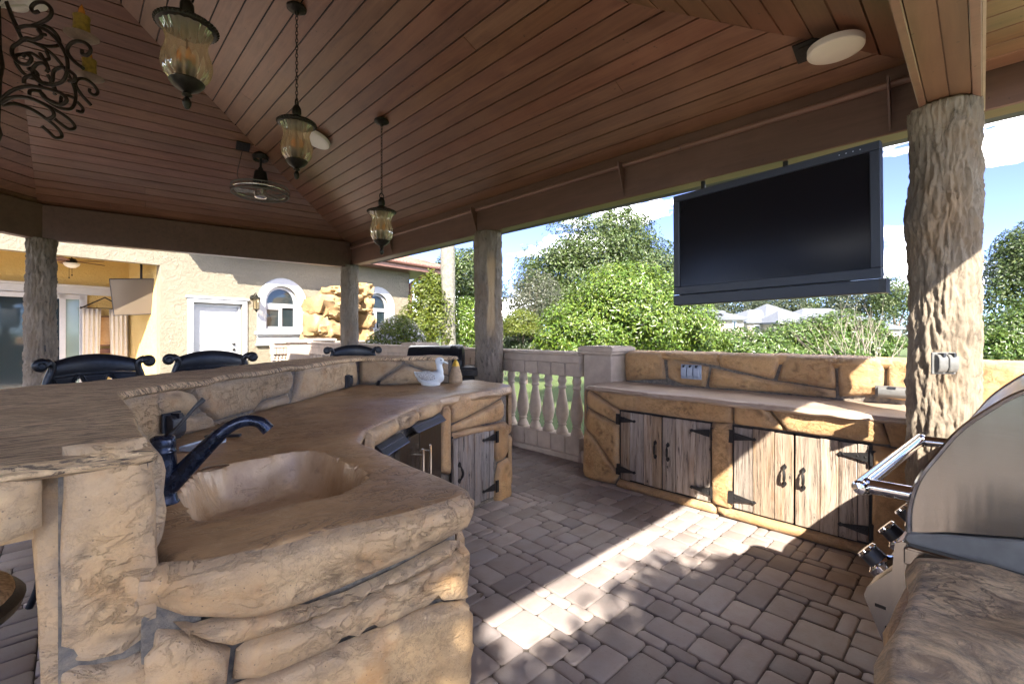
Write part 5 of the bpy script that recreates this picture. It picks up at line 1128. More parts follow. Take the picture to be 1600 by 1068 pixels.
# ================================================================== BALUSTRADE
def pedestal(x, y, w, h, label, group=None):
    t = thing('pedestal', (x, y, -.01), label, 'pedestal', 0, group); gg = G(); gg.span((-w / 2 - .03, -w / 2 - .03, 0), (w / 2 + .03, w / 2 + .03, .14)); build('plinth', gg, 'cast_stone', t, 0, bevel=.012)
    gg = G(); gg.span((-w / 2, -w / 2, .141), (w / 2, w / 2, h - .10)); build('shaft', gg, 'cast_stone', t, 0, bevel=.006)
    gg = G(); gg.prism([(-w / 2 - .0, -w / 2 - .0, h - .10), (w / 2, -w / 2, h - .10), (w / 2, w / 2, h - .10), (-w / 2, w / 2, h - .10)], (0, 0, .012)); a = w / 2 + .018; b = w / 2 + .05
    gg.span((-a, -a, h - .088), (a, a, h - .055)); gg.span((-b, -b, h - .0545), (b, b, h - .012)); gg.span((-b + .02, -b + .02, h - .0115), (b - .02, b - .02, h)); build('cap', gg, 'cast_stone', t, 0, bevel=.008); return t
BPR = [(.0, 0), (.070, 0), (.074, .012), (.068, .035), (.050, .075), (.042, .095), (.052, .102), (.055, .112), (.050, .122), (.046, .128), (.062, .165), (.075, .225), (.076, .27), (.068, .34), (.052, .43), (.041, .50), (.038, .53), (.048, .538), (.051, .548), (.047, .558), (.040, .565), (.042, .59), (.050, .605), (.054, .62), (.052, .64), (.045, .652), (.044, .69), (0, .69)]
bal_mesh = None
def balustrade(p, q, label, n=None):
    global bal_mesh
    p = Vector((*p, 0)); q = Vector((*q, 0)); d = q - p; L = d.length; t = thing('balustrade', tuple(p), label, 'balustrade', math.atan2(d.y, d.x), 'stone balustrades round the patio')
    gg = G(); gg.span((0, -.10, -.01), (L, .10, .065)); build('plinth', gg, 'cast_stone', t, 0, bevel=.012)
    gg = G(); gg.span((0, -.095, 1.10), (L, .095, 1.195)); gg.span((0, -.125, 1.1955), (L, .125, 1.235)); build('rail', gg, 'cast_stone', t, 0, bevel=.010)
    n = n or int(L / .212); st = L / n
    for i in range(n):
        x = st * (i + .5)
        for z0, z1 in ((.066, .262), (.953, 1.099)): gg = G(); gg.span((x - st / 2 + .006, -.085, z0), (x + st / 2 - .006, .085, z1)); build('block', gg, 'cast_stone', t, 0, bevel=.005)
        if bal_mesh is None:
            gg = G(); gg.lathe(BPR, (0, 0, .2622), 20); o = build('baluster', gg, 'cast_stone', t, 50); bal_mesh = o.data
        else: o = bpy.data.objects.new('baluster', bal_mesh); COL.objects.link(o); o.parent = t
        o.location = (x, 0, 0)
    return t
pedestal(4.31, 2.93, .36, 1.315, 'square stone pedestal with moulded cap at the left end of the cabinet counter')
balustrade((4.19, 3.145), (4.19, 6.41), 'cream stone balustrade behind the front bark post, left of the cabinet counter')
pedestal(4.24, 6.62, .36, 1.30, 'square stone pedestal with flat cap behind the dark smoker')
balustrade((4.19, 6.83), (4.19, 11.6), 'far stretch of cream balustrade beyond the smoker, running toward the house')
# pool edge pieces in front of the house wall
HE = Vector((.982, .187, 0)); HN = Vector((.187, -.982, 0))
def hp(px, py, off):
    d = ray(px, py); n2 = np.array(HN[:2]); o = np.array([2.5, 13.5]) + n2 * off; tt = (o @ n2) / (d[:2] @ n2); return Vector((tt * d[0], tt * d[1], EYE + tt * d[2]))
q = hp(464, 532, 2.2); pedestal(q.x, q.y, .46, q.z + .02, 'plain square stone pedestal nearest the arched window, before the rock waterfall')
q = hp(501, 529, 2.0); pedestal(q.x, q.y, .50, q.z + .02, 'wider stone pedestal directly below the rock waterfall')
a, b = hp(424, 545, 2.1), hp(451, 545, 2.1); balustrade(a[:2], b[:2], 'short balustrade under the left arched window', 5)
a, b = hp(520, 545, 2.0), hp(640, 545, 1.6); balustrade(a[:2], b[:2], 'low balustrade crossing in front of the rock waterfall and the house corner')

# ================================================================== ROCK WATERFALL
wf = thing('rock_waterfall', (0, 0, 0), 'tall tan artificial rock waterfall with a shaded hollow beside the house', 'waterfall')
def wrock(x0, y0, x1, y1, off, dep, seed, amp=.34, bx=.62):
    a = hp(x0, y0, off); b = hp(x1, y1, off); c = (a + b) / 2; w = (Vector(b) - a); sx = abs(w.dot(HE)); sz = abs(w.z); g0 = G(); rock_geo(g0, (0, 0, 0), (sx, dep, sz), seed, 3, amp, bx); m = Matrix.Rotation(HA, 3, 'Z')
    g0.v = [tuple(m @ Vector(p) + c) for p in g0.v]; build('rock', g0, 'stone_rock', wf, 60)
for k, r in enumerate(((478, 520, 512, 610, .8, 1.0), (480, 488, 506, 526, .9, .9), (484, 461, 517, 495, .85, 1.0), (503, 459, 532, 500, .9, .8), (506, 446, 546, 464, .8, .9), (530, 444, 575, 458, .7, .8), (520, 456, 560, 474, .9, .8), (514, 468, 556, 482, 1.0, .7), (496, 478, 524, 497, 1.0, .8), (512, 478, 566, 488, 1.1, .6),
                      (558, 442, 575, 466, .8, .8), (560, 460, 573, 490, .8, .8), (560, 486, 576, 512, .9, .9), (562, 508, 574, 600, .9, .9), (503, 500, 526, 530, 1.2, .7), (505, 482, 565, 560, .25, .4), (520, 515, 560, 600, .6, .8), (490, 506, 508, 522, 1.1, .6))): wrock(*r, seed=k * 1.7)
rebase(wf, (hp(530, 600, .8).x, hp(530, 600, .8).y, 0))

# ================================================================== HOUSE FITTINGS
def HW(s, y, z): return tuple(Vector((2.5, 13.5, 0)) + HE * s - HN * y + Vector((0, 0, z)))
wl = thing('wall_lamp', HW(1.02, 0, 2.02), 'bronze lantern wall lamp between the white door and arched window', 'wall lamp', HA)
gg = G(); gg.lathe([(0, 0), (.07, .0), (.075, .02), (.03, .04), (0, .045)], (0, -.002, .38), 14, axis=Matrix.Rotation(R(90), 3, 'X')); gg.tube(catmull([(0, -.03, .38), (0, -.12, .46), (0, -.20, .50), (0, -.22, .46)], 4), .014, 6); build('bracket', gg, 'bronze', wl, 40)
gg = G(); gg.lathe([(0, .46), (.02, .45), (.06, .40), (.11, .36), (.12, .345), (.10, .335)], (0, -.22, 0), 8); gg.lathe([(0, -.02), (.02, 0), (.03, .03), (.075, .06), (.075, .07), (0, .07)], (0, -.22, 0), 8)
for k in range(6): a = k * 1.047; gg.cyl((.07 * math.cos(a), -.22 + .07 * math.sin(a), .06), (.095 * math.cos(a), -.22 + .095 * math.sin(a), .34), .006, 4)
build('cage', gg, 'bronze', wl, 30); gg = G(); gg.lathe([(.066, .07), (.09, .335)], (0, -.22, 0), 12); gg.f = [f for f in gg.f if len(f) == 4]; build('glass', gg, 'amber_glass', wl, 40)
pf = thing('ceiling_fan', hp(112, 411, -1.0), 'brown bladed ceiling fan with white light bowl under the porch ceiling', 'fan', HA + .2)
gg = G(); gg.cyl((0, 0, .1), (0, 0, .38), .015, 8); gg.lathe([(0, .0), (.09, .01), (.10, .06), (.06, .10), (0, .11)], (0, 0, 0), 16); build('motor', gg, 'bronze', pf, 40)
gg = G(); gg.lathe([(0, -.11), (.06, -.10), (.12, -.06), (.14, -.02), (.14, -.001), (0, -.001)], (0, 0, 0), 20); build('light_bowl', gg, 'lamp_white', pf, 50)
for k in range(5): a = k * 1.2566 + .2; m = Matrix.Rotation(a, 4, 'Z') @ Matrix.Rotation(R(12), 4, 'X'); gg = G(); gg.prism([m @ Vector(p) for p in ((.10, -.02, .04), (.2, -.05, .04), (.62, -.075, .04), (.66, 0, .04), (.62, .075, .04), (.2, .05, .04), (.10, .02, .04))], (0, 0, .01)); build('blade', gg, 'gutter', pf, 0)
for k, l in ((-.02, .3), (.03, .24)):
    gg = G(); gg.cyl((k, .06, -l), (k, .06, -.02), .004, 4); gg.lathe([(0, -.04), (.014, -.03), (.014, -.01), (0, 0)], (k, .06, -l), 8); build('pull_chain', gg, 'bronze', pf)
ptv = thing('television', HW(-1.33, .62, 2.30), 'flat television tilted down from the porch ceiling, reflecting daylight', 'television', HA - .35)
m = Matrix.Rotation(R(12), 4, 'X') @ Matrix.Rotation(R(-4), 4, 'Y'); gg = G(); gg.box((0, 0, 0), (.86, .05, .86)); gg.xf(m); build('case', gg, 'black_plastic', ptv, 0, bevel=.008)
t = NT('reflection_tint_panel'); t.col((.13, .10, .07)); t.rough(.14); t.b.inputs['Specular IOR Level'].default_value = 1.; MAT['panel_gloss'] = t.m  # warm brown reflection is put into the screen's base colour
gg = G(); gg.box((0, -.0275, 0), (.82, .004, .82)); gg.xf(m); build('screen', gg, 'panel_gloss', ptv, 0); gg = G(); gg.cyl((.1, .08, .1), (.1, .12, 1.2), .025, 8); build('pole', gg, 'black_iron', ptv, 40)
dr_ = thing('drapes', HW(-1.56, 2.0, .06), 'pair of white drapes hanging from a peaked black rod against the yellow porch wall', 'curtains', HA)
gg = G(); gg.tube([(-.46, 0, 1.98), (0, 0, 2.27), (.46, 0, 1.98)], .018, 6); gg.tube([(-.46, .0, 2.02), (-.30, -.03, 2.0), (.30, -.03, 2.0), (.46, 0, 2.02)], .01, 6); build('rod', gg, 'black_iron', dr_)
for s in (-1, 1):
    gg = G(); W = 13; 
    vs = [(s * (.08 + .34 * i / W + (.06 * (1 - k / 10.) if False else 0) + s * 0 + .05 * (k / 10) * (1 if i == 0 else .3)), -.03 + .025 * math.sin(i * 1.9), 1.98 - 1.95 * k / 10) for k in range(11) for i in range(W + 1)]
    gg.add(vs, [(k * (W + 1) + i, k * (W + 1) + i + 1, (k + 1) * (W + 1) + i + 1, (k + 1) * (W + 1) + i) for k in range(10) for i in range(W)]); o = build('drape', gg, 'curtain', dr_, 80); so = o.modifiers.new('s', 'SOLIDIFY'); so.thickness = .008
pa_ = thing('hanging_picture', HW(-1.56, 2.10, 1.2), 'orange brown wall picture between the white drapes', 'picture', HA); gg = G(); gg.box((0, 0, .3), (.36, .04, .75)); gg.box((0, .0, -.2), (.40, .05, .12)); build('frame', gg, 'gutter', pa_, 0, bevel=.01); gg = G(); gg.box((0, -.022, .3), (.30, .006, .69)); build('canvas', gg, 'stone_ochre', pa_, 0)

# ================================================================== BAR CHAIRS
def bar_chair(loc, rz, label):
    t = thing('bar_chair', (loc[0], loc[1], 0), label, 'bar chair', rz, 'dark cast metal chairs along the bar')
    w = .205; yb = .22
    def bend(x): return yb + .03 - .05 * (1 - (x / w) ** 2) * -1 - .04
    gg = G(); N = 16; V = []
    for i in range(N + 1):
        x = -w + 2 * w * i / N; f = 1 - (x / w) ** 2; y = yb + .05 * f; zt = 1.285 + .045 * f; zb = 1.215 + .012 * f
        V += [(x, y - .012, zb), (x, y - .020, (zb + zt) / 2), (x, y - .010, zt - .012), (x, y, zt), (x, y + .014, zt - .01), (x, y + .014, zb)]
    gg.add(V, [(i * 6 + j, i * 6 + (j + 1) % 6, i * 6 + 6 + (j + 1) % 6, i * 6 + 6 + j) for i in range(N) for j in range(6)] + [list(range(6)), list(range(N * 6, N * 6 + 6))]); build('crest_rail', gg, 'chair_metal', t, 40)
    gg = G(); N = 24; zz = []
    for i in range(N + 1):
        x = -w * .93 + 1.86 * w * i / N; f = 1 - (x / w) ** 2; ph = abs(((x / w * 1.5 + .5 + 3) % 1) - .5) * 2; zz.append((x, yb + .05 * f, 1.214 + .012 * f, 1.205 - .115 * min(1, (1 - ph) * 1.25)))
    gg.add([(x, y - d, z) for d in (-.006, .008) for x, y, a, b in zz for z in (a, b)], [q for i in range(N) for q in ((2 * i, 2 * i + 1, 2 * i + 3, 2 * i + 2), (50 + 2 * i, 52 + 2 * i, 53 + 2 * i, 51 + 2 * i), (2 * i + 1, 51 + 2 * i, 53 + 2 * i, 2 * i + 3))]); sp_ = build('zigzag_panel', gg, 'chair_metal', t, 0)
    gg = G()
    for sh in (.0, .022): gg.tube([(x, y - .012, b + .016 + sh * 1.2 if b + .03 + sh < a else a - .006) for x, y, a, b in zz], .0035, 5)
    gg.tube([(x, y - .012, a - .012) for x, y, a, b in zz], .004, 5); build('relief', gg, 'chair_metal', sp_, 60)
    for s in (-1, 1):
        gg = G(); c = [(s * (w + .035 - .026 * math.cos(k * .7) * (1 - k * .075)), yb - .02, 1.275 + .026 * math.sin(k * .7) * (1 - k * .075)) for k in range(10)][::-1]
        gg.tube(catmull(c + [(s * (w + .01), yb - .015, 1.295), (s * (w - .015), yb, 1.26), (s * (w + .01), yb - .0, 1.15), (s * (w - .02), yb + .0, .98), (s * (w - .05), yb - .02, .74)], 4), .019, 9); gg.lathe([(.0, -.022), (.012, -.022), (.014, 0), (.012, .022), (0, .022)], (s * (w + .035), yb - .02, 1.275), 10, axis=Matrix.Rotation(R(90), 3, 'X')); build('back_post', gg, 'chair_metal', t, 50)
        gg = G(); gg.tube(catmull([(s * (w + .0), yb - .0, 1.0), (s * (w + .03), 0, 1.02), (s * (w + .02), -.2, .98), (s * (w - .01), -.22, .90), (s * (w - .04), -.18, .74)], 4), .015, 8); build('arm', gg, 'chair_metal', t, 50)
        for yy in (-.2, .2): gg = G(); gg.tube(catmull([(s * .23, yy * .95, .74), (s * .25, yy * 1.05, .4), (s * .24, yy * 1.1, .15), (s * .27, yy * 1.25, .01)], 4), .017, 8); build('leg', gg, 'chair_metal', t, 50)
    gg = G(); gg.span((-.25, -.23, .70), (.25, .23, .735)); build('seat_frame', gg, 'chair_metal', t, 0, bevel=.015); gg = G(); gg.span((-.24, -.22, .736), (.24, .22, .79)); build('cushion', gg, 'stool_fabric', t, 40, bevel=.022, seg=2)
    gg = G(); gg.tube([(-.245, -.225, .28), (.245, -.225, .28), (.245, .225, .28), (-.245, .225, .28)], .012, 6, True); build('footrest', gg, 'chair_metal', t, 0)
def chair_at(px, dep, rz, label):
    b = atd(px, 520, dep); off = Matrix.Rotation(rz, 3, 'Z') @ Vector((0, .24, 0)); bar_chair((b[0] - off.x, b[1] - off.y), rz, label)
chair_at(150, 2.62, .30, 'dark metal bar chair with scrolled crest nearest the bark post at the porch')
chair_at(331, 3.15, -.05, 'dark metal bar chair with zigzag back in front of the white house door')
chair_at(552, 4.55, -.45, 'dark metal bar chair at the bend of the bar, below the rock waterfall')
st_ = thing('bar_stool', (-.37, 1.85, 0), 'round bar stool with speckled cushion tucked under the near end of the bar', 'stool')
gg = G(); gg.lathe([(0, .70), (.25, .70), (.275, .715), (.28, .735), (.268, .75), (.25, .752)], (0, 0, 0), 40); gg.f = gg.f[:-1]; build('seat_ring', gg, 'chair_metal', st_, 50)
gg = G(); gg.lathe([(.262, .742), (.255, .765), (.22, .782), (.12, .79), (0, .792)], (0, 0, 0), 36); build('cushion', gg, 'stool_fabric', st_, 60)
for k in range(4): a = k * 1.5708 + .4; gg = G(); gg.tube(catmull([(.16 * math.cos(a), .16 * math.sin(a), .70), (.21 * math.cos(a), .21 * math.sin(a), .35), (.27 * math.cos(a), .27 * math.sin(a), .0)], 5), .016, 8); build('leg', gg, 'chair_metal', st_, 50)
gg = G(); gg.tube([(.215 * math.cos(k * .2618), .215 * math.sin(k * .2618), .30) for k in range(24)], .010, 6, True); build('footrest', gg, 'chair_metal', st_, 50)

# ================================================================== SMOKER
q = atd(688, 560, 6.05); sm = thing('barrel_smoker', (q[0], q[1], 0), 'dark blue barrel smoker with side shelf behind the bar wall', 'smoker', math.atan2(RT[1], RT[0]) + .05)
ax = Matrix.Rotation(R(90), 3, 'Y'); gg = G(); gg.lathe([(0, -.42), (.17, -.42), (.245, -.40), (.255, -.38), (.255, .18), (.245, .20), (.17, .22), (0, .22)], (0, 0, 1.03), 32, axis=ax); build('barrel', gg, 'chair_metal', sm, 40)
gg = G(); gg.lathe([(.262, .14), (.268, .15), (.268, .25), (.262, .26)], (0, 0, 1.03), 32, axis=ax); gg.lathe([(0, .22), (.26, .22), (.262, .30), (.20, .32), (0, .32)], (0, 0, 1.03), 32, axis=ax); build('end_band', gg, 'chair_metal', sm, 40)
gg = G(); gg.span((.30, -.26, .98), (.62, .22, 1.01)); gg.span((.30, -.262, .90), (.62, -.24, .978)); build('side_shelf', gg, 'black_iron', sm, 0, bevel=.006); gg = G(); gg.span((.30, -.20, .35), (.60, .2, .88)); build('firebox', gg, 'black_iron', sm, 0, bevel=.01)
for x in (-.35, .18, .55):
    for y in (-.2, .2): gg = G(); gg.cyl((x, y, -.01), (x, y * .8, .85), .02, 8); build('leg', gg, 'black_iron', sm, 40)
gg = G(); gg.tube([(-.30, -.29, 1.02), (-.30, -.34, 1.02), (.05, -.34, 1.02), (.05, -.29, 1.02)], .012, 8); build('handle', gg, 'chrome', sm, 40)

# ================================================================== GARDEN
def PB(px, py, rx, ry, dep, dz=1.0, rel=None):
    c = atd(px, py, dep); k = dep / 711; r = (rx * k, rx * k * dz, ry * k); c = c - np.array([*(rel or (0, 0, 0))]); return (c[0], c[1], c[2], *r)
def ground(px, dep): q = atd(px, 520, dep); return (q[0], q[1], -.06)
def ptree(name, px, dep, blobs, n, size, mat, label, cat, ht, rt, **k):
    b = ground(px, dep); tree(name, b, [PB(*q, rel=b) for q in blobs], n, size, mat, label, cat, ht, rt, **k); return b
ptree('oak_tree', 935, 22, [(930, 440, 95, 70, 22), (870, 430, 62, 55, 22), (1000, 430, 62, 55, 22), (925, 385, 75, 52, 22), (985, 375, 48, 42, 22.5), (1035, 440, 42, 50, 22), (848, 470, 44, 45, 21.5), (900, 480, 60, 40, 21), (970, 352, 34, 28, 22)], 60000, .15, 'leaf_oak', 'large round grey green oak rising behind the bright mounded shrub', 'tree', 2.2, .28, limbs=9, ncl=230, spread=.15, shell=(.6, 1.10), low=-.9)
ptree('mounded_shrub', 975, 9.5, [(975, 500, 95, 82, 9.5), (920, 525, 75, 62, 9.3), (1040, 520, 76, 66, 9.5), (975, 455, 58, 40, 9.5), (1080, 545, 55, 45, 9.6), (880, 545, 45, 45, 9.2)], 52000, .078, 'leaf_bright', 'big bright green mounded shrub right of the front bark post', 'shrub', .8, .06, limbs=8, ncl=330, spread=.11, aspect=.38, shell=(.76, 1.04), low=-.5)
for k, (px, dep, bl, nn_, lab) in enumerate(((1160, 10.5, [(1160, 546, 60, 32, 10.5), (1120, 550, 40, 30, 10.3)], 9000, 'low green hedge shrub in front of the cream house, left of the others'), (1240, 11, [(1235, 535, 40, 34, 11), (1275, 535, 38, 40, 11)], 9000, 'taller dark green hedge shrub before the grey roofed house'),
                                             (1310, 11.3, [(1318, 528, 38, 40, 11.3), (1290, 544, 40, 30, 11)], 8000, 'hedge shrub behind the bare pale twigs'), (1370, 11.5, [(1362, 535, 28, 34, 11.5), (1345, 548, 34, 28, 11.2)], 7000, 'rightmost hedge shrub beside the open lawn and bark post'))):
    ptree('hedge_shrub', px, dep, bl, nn_, .085, 'leaf_hedge', lab, 'shrub', .5, .04, limbs=5, ncl=130, spread=.17, group='hedge shrubs beyond the backsplash')
for k, (px, dep, bl, lab) in enumerate(((1195, 10, [(1195, 555, 52, 22, 10)], 'low clump of glossy leaves along the backsplash below the cream house'), (1290, 10.2, [(1290, 558, 52, 20, 10.2)], 'low clump of glossy leaves along the backsplash below the grey roofs'))):
    ptree('low_shrub', px, dep, bl, 5000, .08, 'leaf_hedge', lab, 'shrub', .3, .03, limbs=3, ncl=90, spread=.17)
b = ground(1335, 9.6); bs_ = thing('bare_shrub', b, 'leafless pale twiggy shrub in front of the hedge beside the post', 'shrub'); gg = G()
def twig(p, d, l, r, lev):
    q = p + d * l; m = p.lerp(q, .5) + Vector((random.uniform(-.05, .05), random.uniform(-.05, .05), .02)) * l; gg.tube([p, m, q], [r, r * .8, r * .55], 5)
    if lev: 
        for i in range(2 if lev < 3 else 3):
            dd = (d + RTv * random.uniform(-.55, .55) + Vector((0, 0, random.uniform(-.1, .35)))).normalized(); twig(p.lerp(q, random.uniform(.55, 1)), dd, l * random.uniform(.55, .85), r * .55, lev - 1)
RTv = Vector(RT)
for k in (-.65, -.35, -.1, .12, .4, .75): twig(Vector((random.uniform(-.05, .05), 0, .0)), (RTv * k + Vector((0, 0, 1))).normalized(), .95, .014, 3)
build('twigs', gg, 'twig', bs_, 60)
for s in range(2): pass
ptree('topiary', 816, 13, [(816, 508, 30, 24, 13), (816, 518, 31, 18, 13)], 9000, .06, 'leaf_yellow', 'clipped round yellow green topiary seen just right of the front bark post', 'topiary', .9, .06, limbs=3, ncl=160, spread=.10, low=-.35, shell=(.9, 1.0))
ptree('dark_hedge', 822, 13.5, [(822, 545, 40, 20, 13.5)], 3500, .09, 'leaf_dark', 'dark low hedge beneath the round topiary', 'shrub', .3, .04, limbs=2, ncl=60, spread=.2)
ptree('grey_shrub', 830, 17, [(832, 462, 40, 36, 17), (815, 485, 30, 28, 17)], 6000, .09, 'leaf_grey', 'loose grey green shrub between the oak and the bark post', 'shrub', 1.2, .06, limbs=6, ncl=90, spread=.3)
ptree('yellow_tree', 668, 13, [(668, 480, 26, 42, 13), (650, 515, 28, 38, 12.8), (688, 500, 22, 46, 13), (660, 455, 16, 22, 13), (678, 440, 12, 20, 13)], 14000, .085, 'leaf_yellow', 'yellow green feathery shrub left of the palm trunk by the house corner', 'shrub', 1.0, .05, limbs=7, ncl=120, spread=.22, shell=(.5, 1.15))
ptree('dark_tree', 722, 21, [(722, 440, 44, 46, 21), (700, 455, 38, 42, 21), (752, 450, 34, 38, 21), (735, 415, 24, 24, 21)], 14000, .14, 'leaf_oak', 'dark green tree rising behind the palm trunk', 'tree', 2.5, .15, limbs=6, ncl=140, spread=.26)
ptree('round_shrub', 730, 15.5, [(728, 510, 30, 42, 15.5), (752, 505, 26, 40, 15.5)], 10000, .09, 'leaf_bright', 'leafy green shrub right of the palm trunk behind the picket fence', 'shrub', .8, .05, limbs=4, ncl=110, spread=.2)
fb_b = ground(620, 10.5); fbb = [PB(*q, rel=fb_b) for q in ((622, 525, 30, 28, 10.5), (600, 540, 26, 20, 10.3), (640, 535, 22, 24, 10.5))]
fl = tree('flowering_bush', fb_b, fbb, 5500, .08, 'leaf_yellow', 'white flowering bush at the house corner beside the downspout', 'shrub', .6, .04, 4, 90, .25)
P_, N_ = blob_points(fbb, 1800, 60, .3, (.9, 1.08)); leaf_mesh('petals', P_, N_, .05, 'petal', fl, .9)
# palm trunk
pb_ = ground(700, 13.0); pm = thing('palm_tree', pb_, 'smooth pale palm trunk rising past the roof edge', 'palm'); gg = G()
gg.tube([(.02 * math.sin(z), 0, z) for z in np.arange(-.1, 9.1, .15)], [.27 - .07 * min(1, max(0, z) / 1.6) + .006 * math.sin(z * 40) for z in np.arange(-.1, 9.1, .15)], 18); build('trunk', gg, 'palm_bark', pm, 60)
def frond(parent, base, d, L, n=22, mat='leaf_dark', wid=.35):
    base = Vector(base); d = Vector(d).normalized(); g0 = G(); pts = []; p = base.copy(); v = d.copy()
    for i in range(n): pts.append(p.copy()); p = p + v * (L / n); v = (v + Vector((0, 0, -.075))).normalized()
    g0.tube(pts, [.018 * (1 - i / n) + .004 for i in range(n)], 4); side = d.cross(Vector((0, 0, 1))).normalized()
    for i in range(2, n):
        w = wid * math.sin(math.pi * (.12 + .85 * i / n)); tg = (pts[i] - pts[i - 1]).normalized()
        for s in (-1, 1):
            for f in (0., .5):
                o = pts[i - 1].lerp(pts[i], f); e = o + side * s * w + tg * w * .7 - Vector((0, 0, .25 * w)); m_ = o.lerp(e, .45); t_ = tg * .016; g0.add([o, m_ + t_, e, m_ - t_], [(0, 1, 2, 3)])
    return build('frond', g0, mat, parent, 0)
for k in range(12): a = k * .5236; frond(pm, (0, 0, 9.0), (math.cos(a), math.sin(a), .7 - .5 * (k % 3)), 2.6)
# picket fence
pA, pB = ground(610, 16.5), ground(900, 16.5); fn = thing('picket_fence', (pA[0], pA[1], -.06), 'thin black metal picket fence behind the balustrade', 'fence', math.atan2(pB[1] - pA[1], pB[0] - pA[0])); L = math.hypot(pB[0] - pA[0], pB[1] - pA[1]); gg = G(); g2 = G()
for k in range(int(L / .11)): gg.box((k * .11, 0, .72), (.018, .018, 1.44))
for z in (.18, 1.25): g2.box((L / 2, 0, z), (L, .03, .035))
tag(build('pickets', gg, 'black_iron', fn, 0), kind='stuff'); build('rail', g2, 'black_iron', fn, 0)
for k in range(4): g3 = G(); g3.box((k * L / 3, 0, .76), (.06, .06, 1.52)); build('post', g3, 'black_iron', fn, 0)
# right hand trees
ptree('shade_tree', 1620, 14, [(1625, 420, 62, 56, 14), (1590, 440, 36, 50, 14), (1600, 390, 34, 34, 14), (1660, 400, 60, 70, 14), (1565, 470, 24, 36, 14)], 22000, .10, 'leaf_oak', 'airy dark green tree right of the thick bark post', 'tree', 2.2, .16, limbs=9, ncl=190, spread=.24)
ptree('leafy_shrub', 1575, 11.5, [(1580, 535, 40, 46, 11.5), (1620, 520, 40, 52, 11.5), (1548, 550, 24, 36, 11.3)], 13000, .085, 'leaf_hedge', 'leafy green shrub filling the gap right of the thick bark post', 'shrub', .7, .05, limbs=5, ncl=150, spread=.2)
# shade tree off to the sunny side, whose leaves dapple the paving
dt_b = (-2.7, -3.9, 0); tree('broadleaf_tree', dt_b, [(.35, -.45, 4.6, 1.3, 1.0, .85), (-.6, -.6, 4.7, 1.2, 1.1, .95), (1.40, .60, 4.4, .80, .60, .45), (.5, .55, 4.4, .7, .55, .4), (-.25, .95, 4.5, .70, .60, .45), (-1.4, -1.2, 4.3, 1.2, 1.2, .9)], 14000, .16, 'leaf_dark', 'broadleaf tree on the sunny side that dapples the paving', 'tree', 3.2, .13, 8, 110, .2, .42)
# distant ground, houses and trees
def far_house(px0, px1, eave, ridge, dep, depth_m, t, roof='slate', inset=.35, wallm='far_wall', gable=False):
    k = dep / 711; x0, x1 = (px0 - CX) * k, (px1 - CX) * k; ze = EYE + (520 - eave) * k; zr = EYE + (520 - ridge) * k; gg = G()
    M4 = Matrix.Rotation(-TH, 4, 'Z'); y0, y1 = dep, dep + depth_m; gg.span((x0 + .4, y0 + .4, -.05), (x1 - .4, y1 - .4, ze)); w = build('wall', gg.xf(M4), wallm, t, 0)
    gg = G(); hw = (x1 - x0) * inset; ym = (y0 + y1) / 2
    gg.add([(x0, y0, ze), (x1, y0, ze), (x1, y1, ze), (x0, y1, ze), (x0 + hw, ym, zr), (x1 - hw, ym, zr)], [(0, 1, 5, 4), (1, 2, 5), (2, 3, 4, 5), (3, 0, 4), (3, 2, 1, 0)]); gg.span((x0, y0, ze - .22), (x1, y1, ze - .003)); build('roof', gg.xf(M4), roof, t, 0); return M4, k, y0
def far_windows(t, dep, rects, yo=.4):
    k = dep / 711; M4 = Matrix.Rotation(-TH, 4, 'Z')
    for a, b, c, d in rects:
        gg = G(); gg.span(((a - CX) * k, dep + yo - .05, EYE + (520 - d) * k), ((b - CX) * k, dep + yo + .02, EYE + (520 - c) * k)); w = build('window', gg.xf(M4), 'white', t, 0)
        gg = G(); gg.span(((a - CX) * k + .12, dep + yo - .07, EYE + (520 - d) * k + .12), ((b - CX) * k - .12, dep + yo - .051, EYE + (520 - c) * k - .12)); build('pane', gg.xf(M4), 'window_glass', w, 0)
h1 = thing('far_house', (0, 0, 0), 'cream two part house with grey hip roof seen under the television', 'house'); far_house(1030, 1134, 486, 470, 44, 8, h1); far_house(1120, 1172, 496, 484, 43, 7, h1)
far_windows(h1, 44, ((1106, 1113, 492, 512), (1122, 1129, 492, 512))); far_windows(h1, 43, ((1147, 1154, 500, 516),)); rebase(h1, ground(1100, 44))
h2 = thing('far_house', (0, 0, 0), 'long low house with wide grey hip roofs beyond the hedge', 'house'); far_house(1166, 1300, 502, 480, 62, 12, h2, inset=.3); far_house(1196, 1276, 499, 470, 63, 12, h2, inset=.5); far_house(1250, 1416, 512, 477, 66, 16, h2, inset=.36); far_house(1216, 1258, 503, 484, 58, 6, h2, inset=.5)
far_windows(h2, 62, ((1180, 1190, 507, 522),)); far_windows(h2, 58, ((1232, 1243, 505, 514),)); rebase(h2, ground(1290, 62))
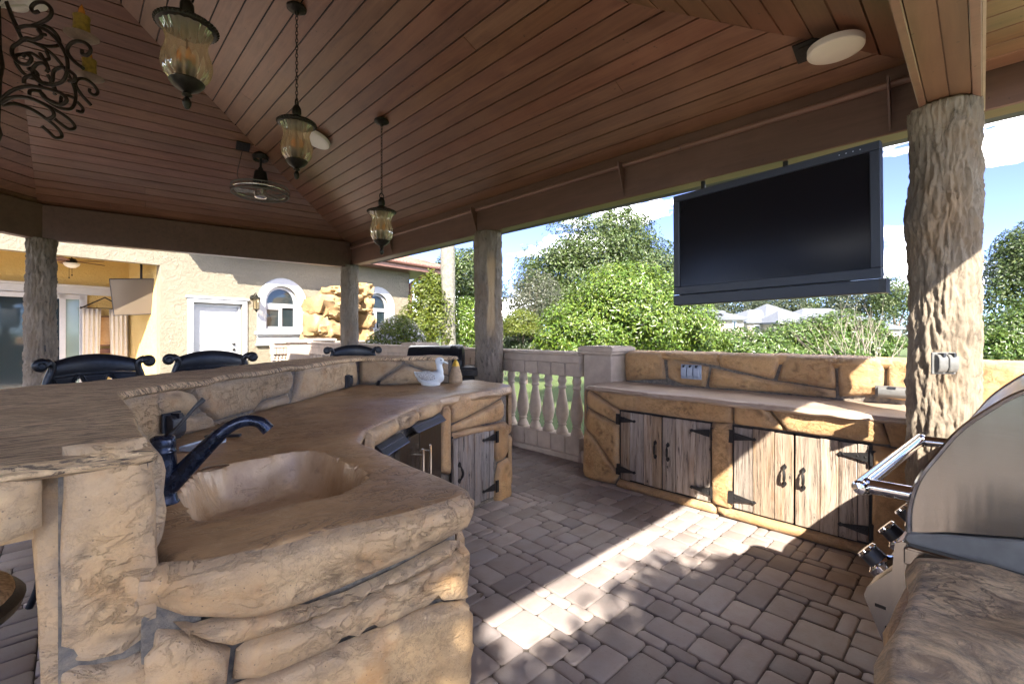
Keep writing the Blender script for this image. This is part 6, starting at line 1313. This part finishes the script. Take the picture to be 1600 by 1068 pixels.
for k, (px, dep, top, w, mat, lab) in enumerate(((1150, 85, 452, 60, 'leaf_far', 'distant tree left of the group above the cream house'), (1215, 88, 448, 55, 'leaf_far', 'distant tree above the peak of the long grey roof'), (1275, 90, 440, 60, 'leaf_oak', 'distant dark tree behind the middle of the long grey roof'),
                                                 (1340, 84, 436, 58, 'leaf_far', 'distant tree above the right part of the long grey roof'), (1400, 78, 426, 44, 'leaf_oak', 'distant darker tree just left of the thick bark post'), (1085, 80, 458, 55, 'leaf_far', 'distant tree mostly hidden behind the mounded shrub'))):
    ptree('distant_tree', px, dep, [(px, (top + 500) / 2, w * .62, (500 - top) / 2, dep), (px - w * .4, (top + 510) / 2 + 8, w * .45, (500 - top) / 2.6, dep), (px + w * .4, (top + 510) / 2 + 6, w * .45, (500 - top) / 2.5, dep)], 6500, .42, mat, lab, 'tree', 2., .3, limbs=3, ncl=110, spread=.24, group='trees beyond the far houses')
ptree('lawn_shrub', 1405, 30, [(1405, 535, 26, 9, 30), (1380, 536, 20, 8, 30)], 3000, .16, 'leaf_hedge', 'low hedge on the far side of the lawn left of the post', 'shrub', .3, .04, limbs=2, ncl=60, spread=.3)
P_ = []
tl = tag(leaf_mesh('treeline', *blob_points([(*(lambda c: (c[0], c[1], 2.0))(atd(px, 520, 120)), 12, 12, rng.uniform(4, 6.5)) for px in range(560, 1900, 60)], 30000, 500, .25), .9, 'leaf_far'), 'hazy belt of distant woods along the horizon', 'trees', None, 'stuff')

# unseen hedge added behind and left of the viewpoint, darkens steel and screen reflections
hd = thing('reflection_hedge', (-13.5, 1, -.06), 'added unseen hedge that darkens reflections in the grill hood', 'hedge')
P_, N_ = blob_points([(0, y, 1.6, 1.0, 2.0, 2.2) for y in range(-9, 12, 3)] + [(x, -12, 1.3, 2.0, 1.0, 1.6) for x in range(4, 26, 3)], 16000, 160, .25, (.7, 1.05), -.9); leaf_mesh('foliage', P_, N_, .16, 'leaf_dark', hd)

q = atz(750, 934, .003); gg = G(); gg.add([(0, 0, .002), (.022, .012, .010), (.055, 0, .003), (.022, -.012, .006)], [(0, 1, 2), (0, 2, 3)]); o = build('fallen_leaf', gg, 'trunk', None, 0); o.location = q; o.rotation_euler = (0, 0, .5); tag(o, 'small dry leaf on the shaded pavers beside the bar corner', 'leaf')
